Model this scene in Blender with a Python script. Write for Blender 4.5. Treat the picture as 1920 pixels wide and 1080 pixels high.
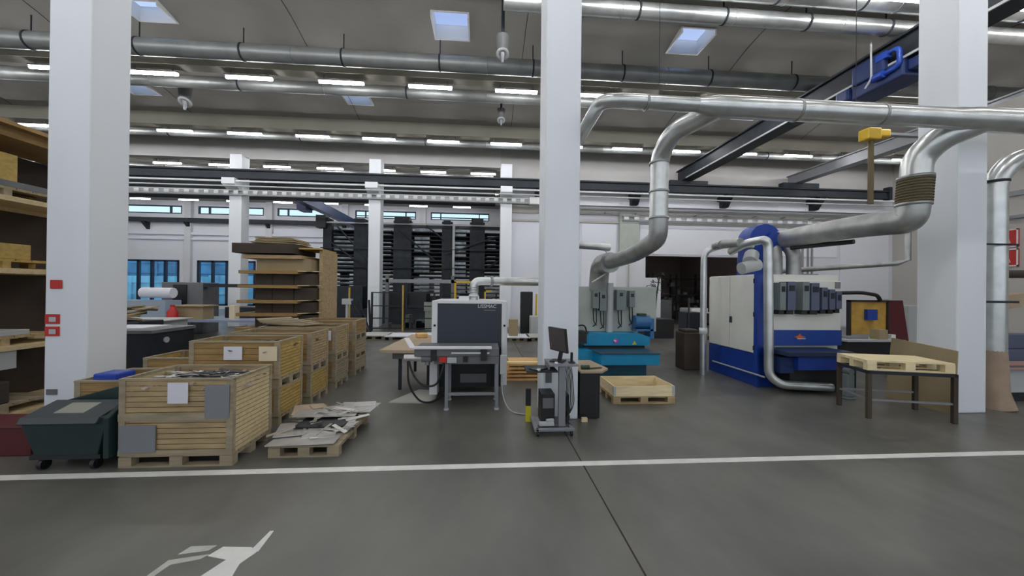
import bpy, bmesh, math, random
from mathutils import Vector, Matrix
random.seed(7)
for o in list(bpy.data.objects): bpy.data.objects.remove(o)
SC = bpy.context.scene
COL = SC.collection
PI = math.pi

# ------------------------------------------------------------------ camera
cam_d = bpy.data.cameras.new('camera'); cam_d.sensor_width = 36; cam_d.lens = 694/1920*36
cam_d.clip_end = 300
cam = bpy.data.objects.new('camera', cam_d); COL.objects.link(cam)
cam.matrix_world = Matrix(((0.99714335, -0.01130651, -0.07468133, 0),
                           (-0.0747182, -0.00287378, -0.99720055, 0),
                           (0.01106024, 0.99993195, -0.00371037, 2.1), (0, 0, 0, 1)))
SC.camera = cam
SC.view_settings.view_transform = 'Standard'; SC.view_settings.look = 'None'
SC.view_settings.gamma = 1; SC.view_settings.use_curve_mapping = False
SC.view_settings.exposure = 0.1

# ------------------------------------------------------------------ world: dusk sky
W = bpy.data.worlds.new('dusk_sky'); SC.world = W; W.use_nodes = True
nt = W.node_tree; nt.nodes.clear()
tc = nt.nodes.new('ShaderNodeTexCoord'); sx = nt.nodes.new('ShaderNodeSeparateXYZ')
rp = nt.nodes.new('ShaderNodeValToRGB'); bg = nt.nodes.new('ShaderNodeBackground'); wo = nt.nodes.new('ShaderNodeOutputWorld')
nt.links.new(tc.outputs['Generated'], sx.inputs[0]); nt.links.new(sx.outputs['Z'], rp.inputs[0])
nt.links.new(rp.outputs[0], bg.inputs[0]); nt.links.new(bg.outputs[0], wo.inputs[0])
e = rp.color_ramp.elements
e[0].position = 0.0; e[0].color = (1.05, 1.28, 1.42, 1)
e[1].position = 0.6; e[1].color = (0.42, 0.55, 0.90, 1)
m_ = rp.color_ramp.elements.new(0.35); m_.color = (0.85, 1.05, 1.25, 1)
bg.inputs[1].default_value = 1.0

LAMP_STRENGTH = 50.0

# ------------------------------------------------------------------ materials
def mat(name, col, rough=0.6, metal=0.0, var=0.0, scale=4.0, bump=0.0, bscale=40.0, stretch=(1, 1, 1), spec=0.5):
    m = bpy.data.materials.new(name); m.use_nodes = True
    t = m.node_tree; b = t.nodes['Principled BSDF']
    b.inputs['Base Color'].default_value = (*col, 1); b.inputs['Roughness'].default_value = rough
    b.inputs['Metallic'].default_value = metal
    b.inputs['Specular IOR Level'].default_value = spec
    if var or bump:
        c = t.nodes.new('ShaderNodeTexCoord'); mp = t.nodes.new('ShaderNodeMapping'); mp.inputs['Scale'].default_value = stretch
        t.links.new(c.outputs['Object'], mp.inputs[0])
    if var:
        n = t.nodes.new('ShaderNodeTexNoise'); n.inputs['Scale'].default_value = scale; n.inputs['Detail'].default_value = 5
        t.links.new(mp.outputs[0], n.inputs['Vector'])
        r = t.nodes.new('ShaderNodeValToRGB')
        lo = tuple(max(0, v*(1-var)) for v in col); hi = tuple(min(1, v*(1+var)) for v in col)
        r.color_ramp.elements[0].position = 0.3; r.color_ramp.elements[1].position = 0.7
        r.color_ramp.elements[0].color = (*lo, 1); r.color_ramp.elements[1].color = (*hi, 1)
        t.links.new(n.outputs['Fac'], r.inputs[0]); t.links.new(r.outputs[0], b.inputs['Base Color'])
    if bump:
        n2 = t.nodes.new('ShaderNodeTexNoise'); n2.inputs['Scale'].default_value = bscale
        t.links.new(mp.outputs[0], n2.inputs['Vector'])
        bm_ = t.nodes.new('ShaderNodeBump'); bm_.inputs['Strength'].default_value = bump; bm_.inputs['Distance'].default_value = 0.02
        t.links.new(n2.outputs['Fac'], bm_.inputs['Height']); t.links.new(bm_.outputs[0], b.inputs['Normal'])
    return m

def emit(name, col, s):
    m = bpy.data.materials.new(name); m.use_nodes = True
    b = m.node_tree.nodes['Principled BSDF']; b.inputs['Base Color'].default_value = (*col, 1)
    b.inputs['Emission Color'].default_value = (*col, 1); b.inputs['Emission Strength'].default_value = s
    return m

def glass(name, col, gloss=0.12):
    m = bpy.data.materials.new(name); m.use_nodes = True; t = m.node_tree; t.nodes.clear()
    o = t.nodes.new('ShaderNodeOutputMaterial'); mx = t.nodes.new('ShaderNodeMixShader'); mx.inputs[0].default_value = gloss
    tr = t.nodes.new('ShaderNodeBsdfTransparent'); tr.inputs[0].default_value = (*col, 1)
    g = t.nodes.new('ShaderNodeBsdfGlossy'); g.inputs['Roughness'].default_value = 0.05
    t.links.new(tr.outputs[0], mx.inputs[1]); t.links.new(g.outputs[0], mx.inputs[2]); t.links.new(mx.outputs[0], o.inputs[0])
    return m

M = dict(
    conc=mat('roof_concrete', (0.33, 0.32, 0.295), 0.9, var=0.10, scale=0.5, bump=0.15, bscale=6),
    beam=mat('beam_concrete', (0.34, 0.325, 0.27), 0.9, var=0.1, scale=0.6),
    col=mat('column_paint', (0.84, 0.88, 0.92), 0.6, var=0.03, scale=1.2, stretch=(1, 1, .2)),
    wall=mat('wall_paint', (0.71, 0.73, 0.77), 0.7, var=0.04, scale=0.5),
    wall2=mat('wall_cream', (0.55, 0.53, 0.49), 0.8, var=0.05, scale=0.5),
    panel=mat('white_panel', (0.80, 0.82, 0.88), 0.6),
    galv=mat('galvanised_steel', (0.66, 0.68, 0.67), 0.30, 0.82, var=0.12, scale=4),
    ductA=mat('weathered_galvanised_steel', (0.30, 0.315, 0.31), 0.45, 0.45, var=0.15, scale=2),
    galvd=mat('dull_galvanised_steel', (0.40, 0.41, 0.40), 0.42, 0.7, var=0.2, scale=4),
    darksteel=mat('dark_painted_steel', (0.028, 0.034, 0.043), 0.6, var=0.2, scale=3, spec=.3),
    black=mat('black_plastic', (0.015, 0.016, 0.018), 0.45),
    anth=mat('anthracite_panel', (0.035, 0.045, 0.06), 0.5),
    grey=mat('grey_steel', (0.28, 0.29, 0.31), 0.45, 0.3),
    midgrey=mat('mid_grey_paint', (0.16, 0.165, 0.17), 0.55, var=0.1),
    lgrey=mat('light_grey_paint', (0.50, 0.52, 0.52), 0.5),
    white=mat('white_paint', (0.78, 0.79, 0.80), 0.45),
    wood=mat('pallet_wood', (0.46, 0.34, 0.18), 0.8, var=0.22, scale=3, stretch=(1, 6, 6)),
    woods=mat('slat_side_wood', (0.66, 0.53, 0.30), 0.75, var=0.12, scale=3, stretch=(1, 6, 6)),
    woodp=mat('pale_new_wood', (0.90, 0.76, 0.46), 0.7, var=0.12, scale=3, stretch=(1, 6, 6)),
    woody=mat('yellow_wood', (0.50, 0.34, 0.10), 0.75, var=0.16, scale=2.5, stretch=(1, 5, 8)),
    woodb=mat('brown_slat_wood', (0.36, 0.225, 0.085), 0.75, var=0.2, scale=3, stretch=(1, 1, 8)),
    woodg=mat('weathered_wood', (0.36, 0.30, 0.20), 0.85, var=0.2, scale=3, stretch=(1, 6, 6)),
    ply=mat('plywood', (0.44, 0.35, 0.24), 0.75, var=0.12, scale=2),
    card=mat('cardboard', (0.37, 0.295, 0.17), 0.85, var=0.08, scale=2),
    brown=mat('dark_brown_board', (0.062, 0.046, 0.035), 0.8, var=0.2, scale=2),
    paper=mat('paper', (0.80, 0.80, 0.86), 0.8),
    ypaper=mat('cream_paper', (0.80, 0.70, 0.48), 0.8),
    sheet=mat('sheet_metal', (0.62, 0.61, 0.58), 0.35, 0.6, var=0.15, scale=3),
    blue=mat('royal_blue_paint', (0.012, 0.055, 0.34), 0.4, var=0.15, scale=3),
    blueb=mat('bright_blue_paint', (0.01, 0.06, 0.32), 0.4),
    cream=mat('machine_cream_paint', (0.84, 0.84, 0.77), 0.5, var=0.05, scale=2),
    green=mat('pale_green_paint', (0.46, 0.50, 0.45), 0.5, var=0.05),
    turq=mat('turquoise_paint', (0.008, 0.27, 0.50), 0.4, var=0.06),
    turqd=mat('dark_turquoise_paint', (0.006, 0.085, 0.13), 0.5),
    skyb=mat('motor_blue_paint', (0.04, 0.16, 0.36), 0.45),
    drive=mat('drive_box_blue_grey', (0.10, 0.12, 0.19), 0.45),
    driveg=mat('drive_box_grey', (0.20, 0.24, 0.24), 0.5),
    craneb=mat('crane_blue', (0.015, 0.035, 0.13), 0.45),
    hoist=mat('hoist_blue', (0.02, 0.07, 0.42), 0.35),
    yellow=mat('safety_yellow', (0.65, 0.42, 0.03), 0.5),
    orange=mat('orange_wood', (0.78, 0.48, 0.18), 0.7, var=0.1),
    red=mat('signal_red', (0.55, 0.03, 0.025), 0.5),
    maroon=mat('maroon_plastic', (0.11, 0.012, 0.018), 0.55),
    dgreen=mat('dark_green_skip_paint', (0.010, 0.030, 0.030), 0.5, var=0.2),
    lid=mat('skip_lid_grey', (0.06, 0.07, 0.075), 0.5),
    binblue=mat('bin_blue', (0.01, 0.05, 0.38), 0.4),
    flex=mat('flexible_hose_brown', (0.16, 0.13, 0.07), 0.8, bump=0.6, bscale=60),
    bag=mat('brown_sack', (0.40, 0.30, 0.22), 0.85, var=0.1, bump=0.4, bscale=8),
    cab=mat('cable_black', (0.02, 0.02, 0.02), 0.6),
    line=mat('floor_paint_white', (0.78, 0.78, 0.74), 0.6, var=0.07, scale=6),
    line2=mat('worn_floor_paint', (0.52, 0.54, 0.47), 0.6, var=0.12, scale=6),
    joint=mat('joint_filler', (0.03, 0.025, 0.02), 0.8),
    outb=mat('outside_facade', (0.12, 0.34, 0.50), 0.8, var=0.3, scale=0.8),  # outside colours here have the blue of dusk light put in
    outg=mat('outside_ground', (0.05, 0.12, 0.18), 0.9),
    outw=mat('outside_pale_wall', (0.45, 0.80, 0.92), 0.8, var=0.25, scale=0.6),
    frame=mat('window_frame_dark', (0.008, 0.028, 0.06), 0.5),
    leaf=mat('plant_leaf', (0.04, 0.06, 0.03), 0.7),
    bark=mat('plant_stem', (0.05, 0.04, 0.03), 0.8),
    dfloor=mat('pale_floor_mat', (0.55, 0.55, 0.50), 0.6),
    tube=emit('lamp_tube', (1.0, 0.99, 1.0), LAMP_STRENGTH),
    glass=glass('window_glass', (0.93, 0.99, 1.0)),
    glassn=glass('fill_window_glass', (1.0, 0.95, 0.94), 0.1),  # warm tint set for the light through the added windows
    dome=glass('skylight_acrylic', (0.92, 0.93, 0.97), 0.08),
    glassd=glass('lower_window_glass', (0.78, 0.93, 0.99), 0.1),
)

def floor_mat():
    m = bpy.data.materials.new('polished_concrete_floor'); m.use_nodes = True
    t = m.node_tree; b = t.nodes['Principled BSDF']
    c = t.nodes.new('ShaderNodeTexCoord'); mp = t.nodes.new('ShaderNodeMapping'); mp.inputs['Scale'].default_value = (1, .55, 1)
    mp.inputs['Rotation'].default_value = (0, 0, .5)
    n = t.nodes.new('ShaderNodeTexNoise'); n.inputs['Scale'].default_value = .7; n.inputs['Detail'].default_value = 6; n.inputs['Roughness'].default_value = .6
    r = t.nodes.new('ShaderNodeValToRGB')
    r.color_ramp.elements[0].position = .30; r.color_ramp.elements[0].color = (.090, .090, .080, 1)
    r.color_ramp.elements[1].position = .70; r.color_ramp.elements[1].color = (.178, .174, .152, 1)
    n2 = t.nodes.new('ShaderNodeTexNoise'); n2.inputs['Scale'].default_value = 2.6; n2.inputs['Detail'].default_value = 4
    r2 = t.nodes.new('ShaderNodeMapRange'); r2.inputs['To Min'].default_value = .24; r2.inputs['To Max'].default_value = .46
    t.links.new(c.outputs['Object'], mp.inputs[0])
    t.links.new(mp.outputs[0], n.inputs['Vector']); t.links.new(mp.outputs[0], n2.inputs['Vector'])
    t.links.new(n.outputs['Fac'], r.inputs[0]); t.links.new(r.outputs[0], b.inputs['Base Color'])
    t.links.new(n2.outputs['Fac'], r2.inputs['Value']); t.links.new(r2.outputs[0], b.inputs['Roughness'])
    return m
M['floor'] = floor_mat()

# ------------------------------------------------------------------ helpers
SPLIT = dict(spacer='spacer', seam_bands='seam_band', blocks='block', corner_posts='corner_post', cover_plates='cover_plate', suspension_rods='suspension_rod', legs='leg', bottom_boards='bottom_board',
             wheels='wheel', clamps='clamp', hinges='hinge', panels='panel', side_rails='side_rail', brackets='bracket', stretchers='stretcher', upright='upright',
             post='post', side_foot='side_foot', support_arms='support_arm', front_rails='front_rail', top_rim='rim_board', tower_post='tower_post', post_cap='post_cap',
             cross_rail='cross_rail', valve_bodies='valve_body', shelf='shelf', chassis='chassis_bar', board_pack='board_pack')
SIB = {}
class MB:
    def __init__(s): s.v = []; s.f = []; s.sm = []
    def add(s, vs, fs, smooth=False):
        k = len(s.v); s.v += [Vector(p) for p in vs]
        for f in fs: s.f.append([i+k for i in f]); s.sm.append(smooth)
        return s
    def box(s, x0, x1, y0, y1, z0, z1):
        if x0 > x1: x0, x1 = x1, x0
        if y0 > y1: y0, y1 = y1, y0
        if z0 > z1: z0, z1 = z1, z0
        return s.add([(x0,y0,z0),(x1,y0,z0),(x1,y1,z0),(x0,y1,z0),(x0,y0,z1),(x1,y0,z1),(x1,y1,z1),(x0,y1,z1)],
              [(0,3,2,1),(4,5,6,7),(0,1,5,4),(1,2,6,5),(2,3,7,6),(3,0,4,7)])
    def obox(s, c, size, rot=0, tilt=0, roll=0):      # oriented box: centre, size, z-rotation, x tilt, y tilt
        R = Matrix.Rotation(rot, 3, 'Z') @ Matrix.Rotation(tilt, 3, 'X') @ Matrix.Rotation(roll, 3, 'Y')
        h = [v/2 for v in size]; c = Vector(c)
        vs = [c + R @ Vector((a*h[0], b*h[1], d*h[2])) for d in (-1, 1) for a, b in ((-1,-1),(1,-1),(1,1),(-1,1))]
        return s.add(vs, [(0,3,2,1),(4,5,6,7),(0,1,5,4),(1,2,6,5),(2,3,7,6),(3,0,4,7)])
    def prism(s, pts, axis, a, b):                    # polygon pts in the other two axes, extruded from a to b
        n = len(pts)
        def P(u, v, w):
            return {'x': (w, u, v), 'y': (u, w, v), 'z': (u, v, w)}[axis]
        vs = [P(u, v, a) for u, v in pts] + [P(u, v, b) for u, v in pts]
        return s.add(vs, [tuple(range(n))[::-1], tuple(range(n, 2*n))] + [(i, (i+1) % n, n+(i+1) % n, n+i) for i in range(n)])
    def tube(s, pts, r, seg=12, cap=True):            # r a number or a list
        pts = [Vector(p) for p in pts]; n = len(pts)
        rs = r if isinstance(r, (list, tuple)) else [r]*n
        vs = []; fs = []; up = None
        for i, p in enumerate(pts):
            d = (pts[min(i+1, n-1)] - pts[max(i-1, 0)]).normalized()
            if up is None:
                up = Vector((0, 0, 1)) if abs(d.z) < .9 else Vector((0, 1, 0))
            a = (up - d*up.dot(d)).normalized(); up = a; bvec = d.cross(a)
            k = 1.0
            if 0 < i < n-1:
                c1 = (pts[i]-pts[i-1]).normalized().dot((pts[i+1]-pts[i]).normalized())
                k = 1/max(.6, math.sqrt(max(.1, (1+c1)/2)))
                k = 1 + (k-1)*.5
            for j in range(seg):
                t = 2*PI*j/seg; vs.append(p + (a*math.cos(t) + bvec*math.sin(t))*rs[i]*k)
        for i in range(n-1):
            for j in range(seg):
                fs.append((i*seg+j, i*seg+(j+1) % seg, (i+1)*seg+(j+1) % seg, (i+1)*seg+j))
        s.add(vs, fs, True)
        if cap:
            s.add([vs[j] for j in range(seg)], [tuple(range(seg))[::-1]])
            s.add([vs[(n-1)*seg+j] for j in range(seg)], [tuple(range(seg))])
        return s
    def cyl(s, p, q, r, seg=16): return s.tube([p, q], r, seg)
    def ring(s, c, axis, r, th, w, seg=24):
        c = Vector(c); ax = Vector(axis).normalized()
        a = ax.orthogonal().normalized(); b = ax.cross(a); vs = []; fs = []
        for j in range(seg):
            t = 2*PI*j/seg; d = a*math.cos(t)+b*math.sin(t)
            for rr, h in ((r, -w/2), (r+th, -w/2), (r+th, w/2), (r, w/2)): vs.append(c+d*rr+ax*h)
        for j in range(seg):
            k = (j+1) % seg
            for q in range(4): fs.append((j*4+q, j*4+(q+1) % 4, k*4+(q+1) % 4, k*4+q))
        return s.add(vs, fs, True)
    def islands(s):
        par = list(range(len(s.v)))
        def find(i):
            while par[i] != i: par[i] = par[par[i]]; i = par[i]
            return i
        for f in s.f:
            for q in f[1:]: par[find(f[0])] = find(q)
        key = {}                                       # weld caps to their tube by shared coordinates
        for i, v in enumerate(s.v):
            k = (round(v.x, 5), round(v.y, 5), round(v.z, 5))
            if s.sm_v and k in key: par[find(i)] = find(key[k])
            else: key[k] = i
        g = {}
        for fi, f in enumerate(s.f): g.setdefault(find(f[0]), []).append(fi)
        out = []
        for fs in g.values():
            m = MB(); idx = {}
            for fi in fs:
                ff = []
                for q in s.f[fi]:
                    if q not in idx: idx[q] = len(m.v); m.v.append(s.v[q])
                    ff.append(idx[q])
                m.f.append(ff); m.sm.append(s.sm[fi])
            m.single = True; out.append(m)
        return out
    def build(s, name, m, parent=None, bevel=0):
        if name in SPLIT and parent is not None and not hasattr(s, 'single'):
            s.sm_v = any(s.sm)
            objs = [k.build(SPLIT[name], m, parent, bevel) for k in s.islands()]
            SIB[objs[0].name] = objs; return objs[0]
        off = parent.matrix_basis.translation.copy() if parent else Vector()
        pp = parent
        while pp is not None and pp.parent is not None: off = off + pp.parent.matrix_basis.translation; pp = pp.parent
        me = bpy.data.meshes.new(name); me.from_pydata([tuple(v-off) for v in s.v], [], s.f)
        me.polygons.foreach_set('use_smooth', s.sm)
        bm = bmesh.new(); bm.from_mesh(me); bmesh.ops.recalc_face_normals(bm, faces=bm.faces); bm.to_mesh(me); bm.free()
        me.materials.append(M[m] if isinstance(m, str) else m); me.update()
        o = bpy.data.objects.new(name, me); COL.objects.link(o)
        if parent: o.parent = parent
        if bevel:
            b = o.modifiers.new('bevel', 'BEVEL'); b.width = bevel; b.segments = 2; b.limit_method = 'ANGLE'; b.angle_limit = .8
        return o

def smooth_path(pts, rad=.3, n=5):                    # rounds the corners of a polyline
    pts = [Vector(p) for p in pts]; out = [pts[0]]
    for i in range(1, len(pts)-1):
        a, b, c = pts[i-1], pts[i], pts[i+1]
        r = min(rad, (a-b).length*.48, (c-b).length*.48)
        p = b+(a-b).normalized()*r; q = b+(c-b).normalized()*r
        for k in range(n+1):
            t = k/n; out.append(p*(1-t)**2 + b*2*t*(1-t) + q*t*t)
    out.append(pts[-1]); return out

def thing(name, label, cat, loc=(0, 0, 0), group=None):
    o = bpy.data.objects.new(name, None); COL.objects.link(o); o.location = loc
    o.empty_display_size = .2
    o['label'] = label; o['category'] = cat
    if group: o['group'] = group
    return o
def tag(o, label, cat, group=None, kind=None):
    o['label'] = label; o['category'] = cat
    if group: o['group'] = group
    if kind: o['kind'] = kind
    return o
def struct(o): o['kind'] = 'structure'; return o
def plabel(o, s):
    for q in SIB.get(o.name, [o]): q['label'] = s
    return o
def copy_tree(src, loc, label=None, rotz=None, group=None):
    r = src.copy(); COL.objects.link(r); r.location = loc
    if rotz is not None: r.rotation_euler = (0, 0, rotz)
    if label: r['label'] = label
    if group: r['group'] = group
    def rec(a, b):
        for ch in list(a.children):
            c = ch.copy(); COL.objects.link(c); c.parent = b; rec(ch, c)
    rec(src, r); return r
def text_mesh(s, size, name, m, parent, loc, rot, extrude=.002):
    cu = bpy.data.curves.new(name, 'FONT'); cu.body = s; cu.size = size; cu.extrude = extrude
    cu.align_x = 'CENTER'; cu.align_y = 'CENTER'
    o = bpy.data.objects.new(name, cu); COL.objects.link(o)
    me = bpy.data.meshes.new_from_object(o.evaluated_get(bpy.context.evaluated_depsgraph_get()))
    bpy.data.objects.remove(o)
    q = bpy.data.objects.new(name, me); COL.objects.link(q); me.materials.clear(); me.materials.append(M[m])
    q.parent = parent; off = parent.location.copy(); pp = parent.parent
    while pp: off += pp.location; pp = pp.parent
    q.location = Vector(loc)-off; q.rotation_euler = rot
    return q

# =================================================================== SETTING
YB = [-10.65, -5.9, -1.15, 3.6, 8.1, 13.1, 17.9, 22.65, 27.4, 32.15]      # roof beams
struct(MB().box(-37, 25.3, -8.5, 36.3, -.3, 0).build('floor', 'floor'))
struct(MB().box(-37.3, -37, -8.5, 36.3, 0, 10.7).build('wall_left', 'wall'))
FILL_WIN = [(-34+8.4*k, -34+8.4*k+7.6) for k in range(7)]
w = MB(); w.box(-37, 25.3, -8.8, -8.5, 0, .8); w.box(-37, 25.3, -8.8, -8.5, 8.6, 10.7)
xs_ = [-37]+[v for p in FILL_WIN for v in p]+[25.3]
for a_, b_ in zip(xs_[::2], xs_[1::2]): w.box(a_, b_, -8.8, -8.5, .8, 8.6)
struct(w.build('wall_front', 'wall'))
struct(MB().box(25, 25.3, -8.5, 36.3, 0, 10.7).build('wall_right', 'wall2'))

# ceiling: shallow vaults between the beams, with openings for the skylights
SKY = [(-10.45, 11.3, 11.95), (-1.62, 11.0, 11.95), (6.02, 11.0, 11.95), (-6.0, 15.72, 16.65), (-14.75, 15.72, 16.65), (11.42, 15.5, 16.45),
       (-6.0, 13.75, 14.58), (11.42, 13.75, 14.5), (13.7, 11.0, 11.95), (-6.0, 1.6, 2.4), (3.0, 1.6, 2.4), (1.5, 6.2, 7.1), (-8, 6.2, 7.1)]
def vault_z(y):
    for a, b in zip(YB[:-1], YB[1:]):
        if a <= y <= b:
            u = (y-a-.25)/(b-a-.5); u = min(1, max(0, u)); return 9.85+.42*math.sin(PI*u)
    return 9.9
cm = MB()
edges = [-8.5]+YB[1:]+[36.3]
for a, b in zip(edges[:-1], edges[1:]):
    holes = [(x, x+1.03, y0, y1) for x, y0, y1 in SKY if a < y0 < b]
    ys = sorted(set([a+(b-a)*k/16 for k in range(17)]+[h[2] for h in holes]+[h[3] for h in holes]))
    xs = sorted(set([-37, 25.3]+[h[0] for h in holes]+[h[1] for h in holes]))
    for i in range(len(xs)-1):
        for j in range(len(ys)-1):
            mx, my = (xs[i]+xs[i+1])/2, (ys[j]+ys[j+1])/2
            if any(h[0] < mx < h[1] and h[2] < my < h[3] for h in holes): continue
            cm.add([(xs[i], ys[j], vault_z(ys[j])), (xs[i+1], ys[j], vault_z(ys[j])), (xs[i+1], ys[j+1], vault_z(ys[j+1])), (xs[i], ys[j+1], vault_z(ys[j+1]))], [(0, 1, 2, 3)], True)
struct(cm.build('ceiling', 'conc'))
wn = 1
for a_, b_ in FILL_WIN:                                     # added windows behind the viewer, unseen, to brighten the column fronts
    f = MB()
    for q in range(5): f.box(a_+1.87*q, a_+1.87*q+.12, -8.75, -8.6, .8, 8.6)
    for z in (.8, 4.6, 8.5): f.box(a_, b_, -8.75, -8.6, z, z+.1)
    o = struct(f.build('window_%d' % wn, 'frame')); wn += 1
    MB().box(a_, b_, -8.7, -8.68, .8, 8.6).build('pane', 'glassn', o)
for x, y0, y1 in SKY:
    z0, z1 = vault_z(y0), vault_z(y1); zt = max(z0, z1)+.30; t = .05
    f = MB()
    f.box(x-t, x, y0-t, y1+t, min(z0, z1)-.02, zt); f.box(x+1.03, x+1.03+t, y0-t, y1+t, min(z0, z1)-.02, zt)
    f.box(x, x+1.03, y0-t, y0, z0-.02, zt); f.box(x, x+1.03, y1, y1+t, z1-.02, zt)
    fr = struct(f.build('window_%d' % wn, 'white')); wn += 1
    MB().box(x, x+1.03, y0, y1, zt-.03, zt).build('skylight_pane', 'dome', fr)
tn = 1
for y in YB[1:]:
    b = MB(); b.prism([(y-.20, 9.36), (y+.20, 9.36), (y+.30, 9.88), (y-.30, 9.88)], 'x', -37, 25)
    struct(b.build('trim_%d' % tn, 'beam')); tn += 1
# joints across the roof panels
j = MB()
for x in (-20.5, -13.2, -5.85, 1.2, 8.6, 15.9):
    for a, b in zip(YB[3:8], YB[4:9]):
        ys = [a+.3+(b-a-.6)*k/10 for k in range(11)]
        j.tube([(x, y, vault_z(y)-.002) for y in ys], .010, 5)
struct(j.build('trim_%d' % tn, 'darksteel')); tn += 1

# wall at the second column row (right half of the picture) with an L-shaped doorway
w = MB(); y0, y1 = 20.95, 21.25
w.box(.85, 9.36, y0, y1, 0, 8.1); w.box(9.36, 15.2, y0, y1, 4.15, 8.1); w.box(15.2, 25, y0, y1, 0, 8.1); w.box(9.36, 10.3, y0, y1, 0, 2.87)
struct(w.build('wall_back', 'wall'))
struct(MB().box(.85, 25, 20.95, 21.25, 8.1, 10.2).build('trim_90', mat('upper_wall_concrete', (.52, .51, .50), .85, var=.06, scale=.5)))
# side wall of the closed bay on the right
w = MB().box(16.3, 16.6, 3.0, 11.6, 0, 8.2)
struct(w.build('wall_partition', 'wall2'))
w = MB(); w.box(16.22, 16.3, 3.0, 11.6, 5.15, 5.3); w.box(16.18, 16.3, 3.0, 11.6, 6.0, 6.1); w.box(16.2, 16.3, 3.0, 11.6, 4.45, 4.55)
struct(w.build('trim_%d' % tn, 'grey')); tn += 1
# beam over the opening into the second hall
struct(MB().box(-37, .85, 20.95, 21.35, 8.98, 10.25).build('trim_%d' % tn, mat('lintel_concrete', (.60, .59, .58), .85, var=.05, scale=.5))); tn += 1
# ledges on the back wall
w = MB(); w.box(.85, 25, 20.75, 20.95, 6.95, 7.35)
struct(w.build('trim_%d' % tn, 'panel')); tn += 1
w = MB(); w.box(.85, 25, 20.85, 20.95, 5.98, 6.08); w.box(.85, 25, 20.85, 20.95, 6.45, 6.9)
struct(w.build('trim_%d' % tn, 'wall2')); tn += 1
w = MB()
for a, b in ((1.44, 5.4), (5.55, 7.6), (9.0, 21.3), (21.5, 24.7)):
    w.box(a, b, 20.90, 20.95, 4.25 if a > 8.9 and a < 21 else .1, 5.92)
struct(w.build('trim_%d' % tn, 'panel')); tn += 1
# far wall of the second hall
UP = [(-32.45, -27.65), (-26.25, -20.5), (-19.3, -14.0), (-12.25, -6.6), (-5.2, .4)]
LOW = [(-32.6, -27.85, 0.3), (-26.3, -21.2, 0.3)]
w = MB(); Y0, Y1 = 36.0, 36.3
w.box(-37, 25, Y0, Y1, 9.42, 10.6)
xs = [-37]+[v for p in UP for v in p]+[25]
for a, b in zip(xs[::2], xs[1::2]): w.box(a, b, Y0, Y1, 8.68, 9.42)
w.box(-37, 25, Y0, Y1, 4.45, 8.68)
xs = [-37]+[v for p in LOW for v in p[:2]]+[25]
for a, b in zip(xs[::2], xs[1::2]): w.box(a, b, Y0, Y1, 0, 4.45)
for a, b, z in LOW: w.box(a, b, Y0, Y1, 0, z)
struct(w.build('wall_far', 'panel'))
w = MB()
for x in (-33.6, -26.95, -19.9, -13.1, -5.9): w.box(x-.28, x+.28, 35.7, 36.0, 0, 10.3)
struct(w.build('trim_%d' % tn, 'wall')); tn += 1
w = MB(); w.box(-37, 8, 35.75, 35.99, 6.75, 7.0); w.box(-37, 8, 35.8, 35.99, 6.3, 6.45)
struct(w.build('trim_%d' % tn, 'panel')); tn += 1
w = MB().box(-37, 8, 35.3, 35.6, 7.85, 8.2)
for x in (-30.5, -26.9, -19.9, -13.1): w.prism([(35.3, 7.85), (36, 7.85), (36, 7.2)], 'x', x-.15, x+.15)
tag(w.build('crane_rail', 'darksteel'), 'thin dark crane rail below the far high windows', 'crane rail')
for a, b in UP:
    f = MB(); fw = .09
    f.box(a, b, 36.0, 36.2, 8.68, 8.68+fw); f.box(a, b, 36.0, 36.2, 9.42-fw, 9.42)
    for x in (a, b-fw): f.box(x, x+fw, 36.0, 36.2, 8.68, 9.42)
    s = b-1.05 if a < -30 else a+.9
    f.box(s, s+fw, 36.0, 36.2, 8.68, 9.42)
    if a > -15: f.box(a, b, 36.0, 36.2, 8.9, 8.96); f.box(b-1.0, b-1+fw, 36, 36.2, 8.68, 9.42)
    o = struct(f.build('window_%d' % wn, 'frame')); wn += 1
    MB().box(a, b, 36.09, 36.11, 8.68, 9.42).build('pane', 'glass', o)
for a, b, z in LOW:
    f = MB(); fw = .16
    f.box(a, b, 36.0, 36.2, z, z+fw); f.box(a, b, 36.0, 36.2, 4.45-fw, 4.45)
    n = 4; 
    for k in range(n+1):
        x = a+(b-a-fw)*k/n; f.box(x, x+fw*1.3, 36.0, 36.2, z, 4.45)
    o = struct(f.build('window_%d' % wn, 'frame')); wn += 1
    MB().box(a, b, 36.09, 36.11, z, 4.45).build('pane', 'glassd', o)
# behind the doorway: a second dark room
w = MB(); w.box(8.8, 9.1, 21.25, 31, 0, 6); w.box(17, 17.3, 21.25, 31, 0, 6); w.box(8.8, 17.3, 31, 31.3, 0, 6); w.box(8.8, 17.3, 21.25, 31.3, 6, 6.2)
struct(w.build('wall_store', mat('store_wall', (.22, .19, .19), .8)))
for x in (10.6, 13.5): struct(MB().box(x, x+1.5, 25.0, 25.12, 5.92, 6.0).build('trim_9%d' % int(x), emit('store_lamp_%d' % int(x), (1, .85, .75), 9)))
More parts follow.
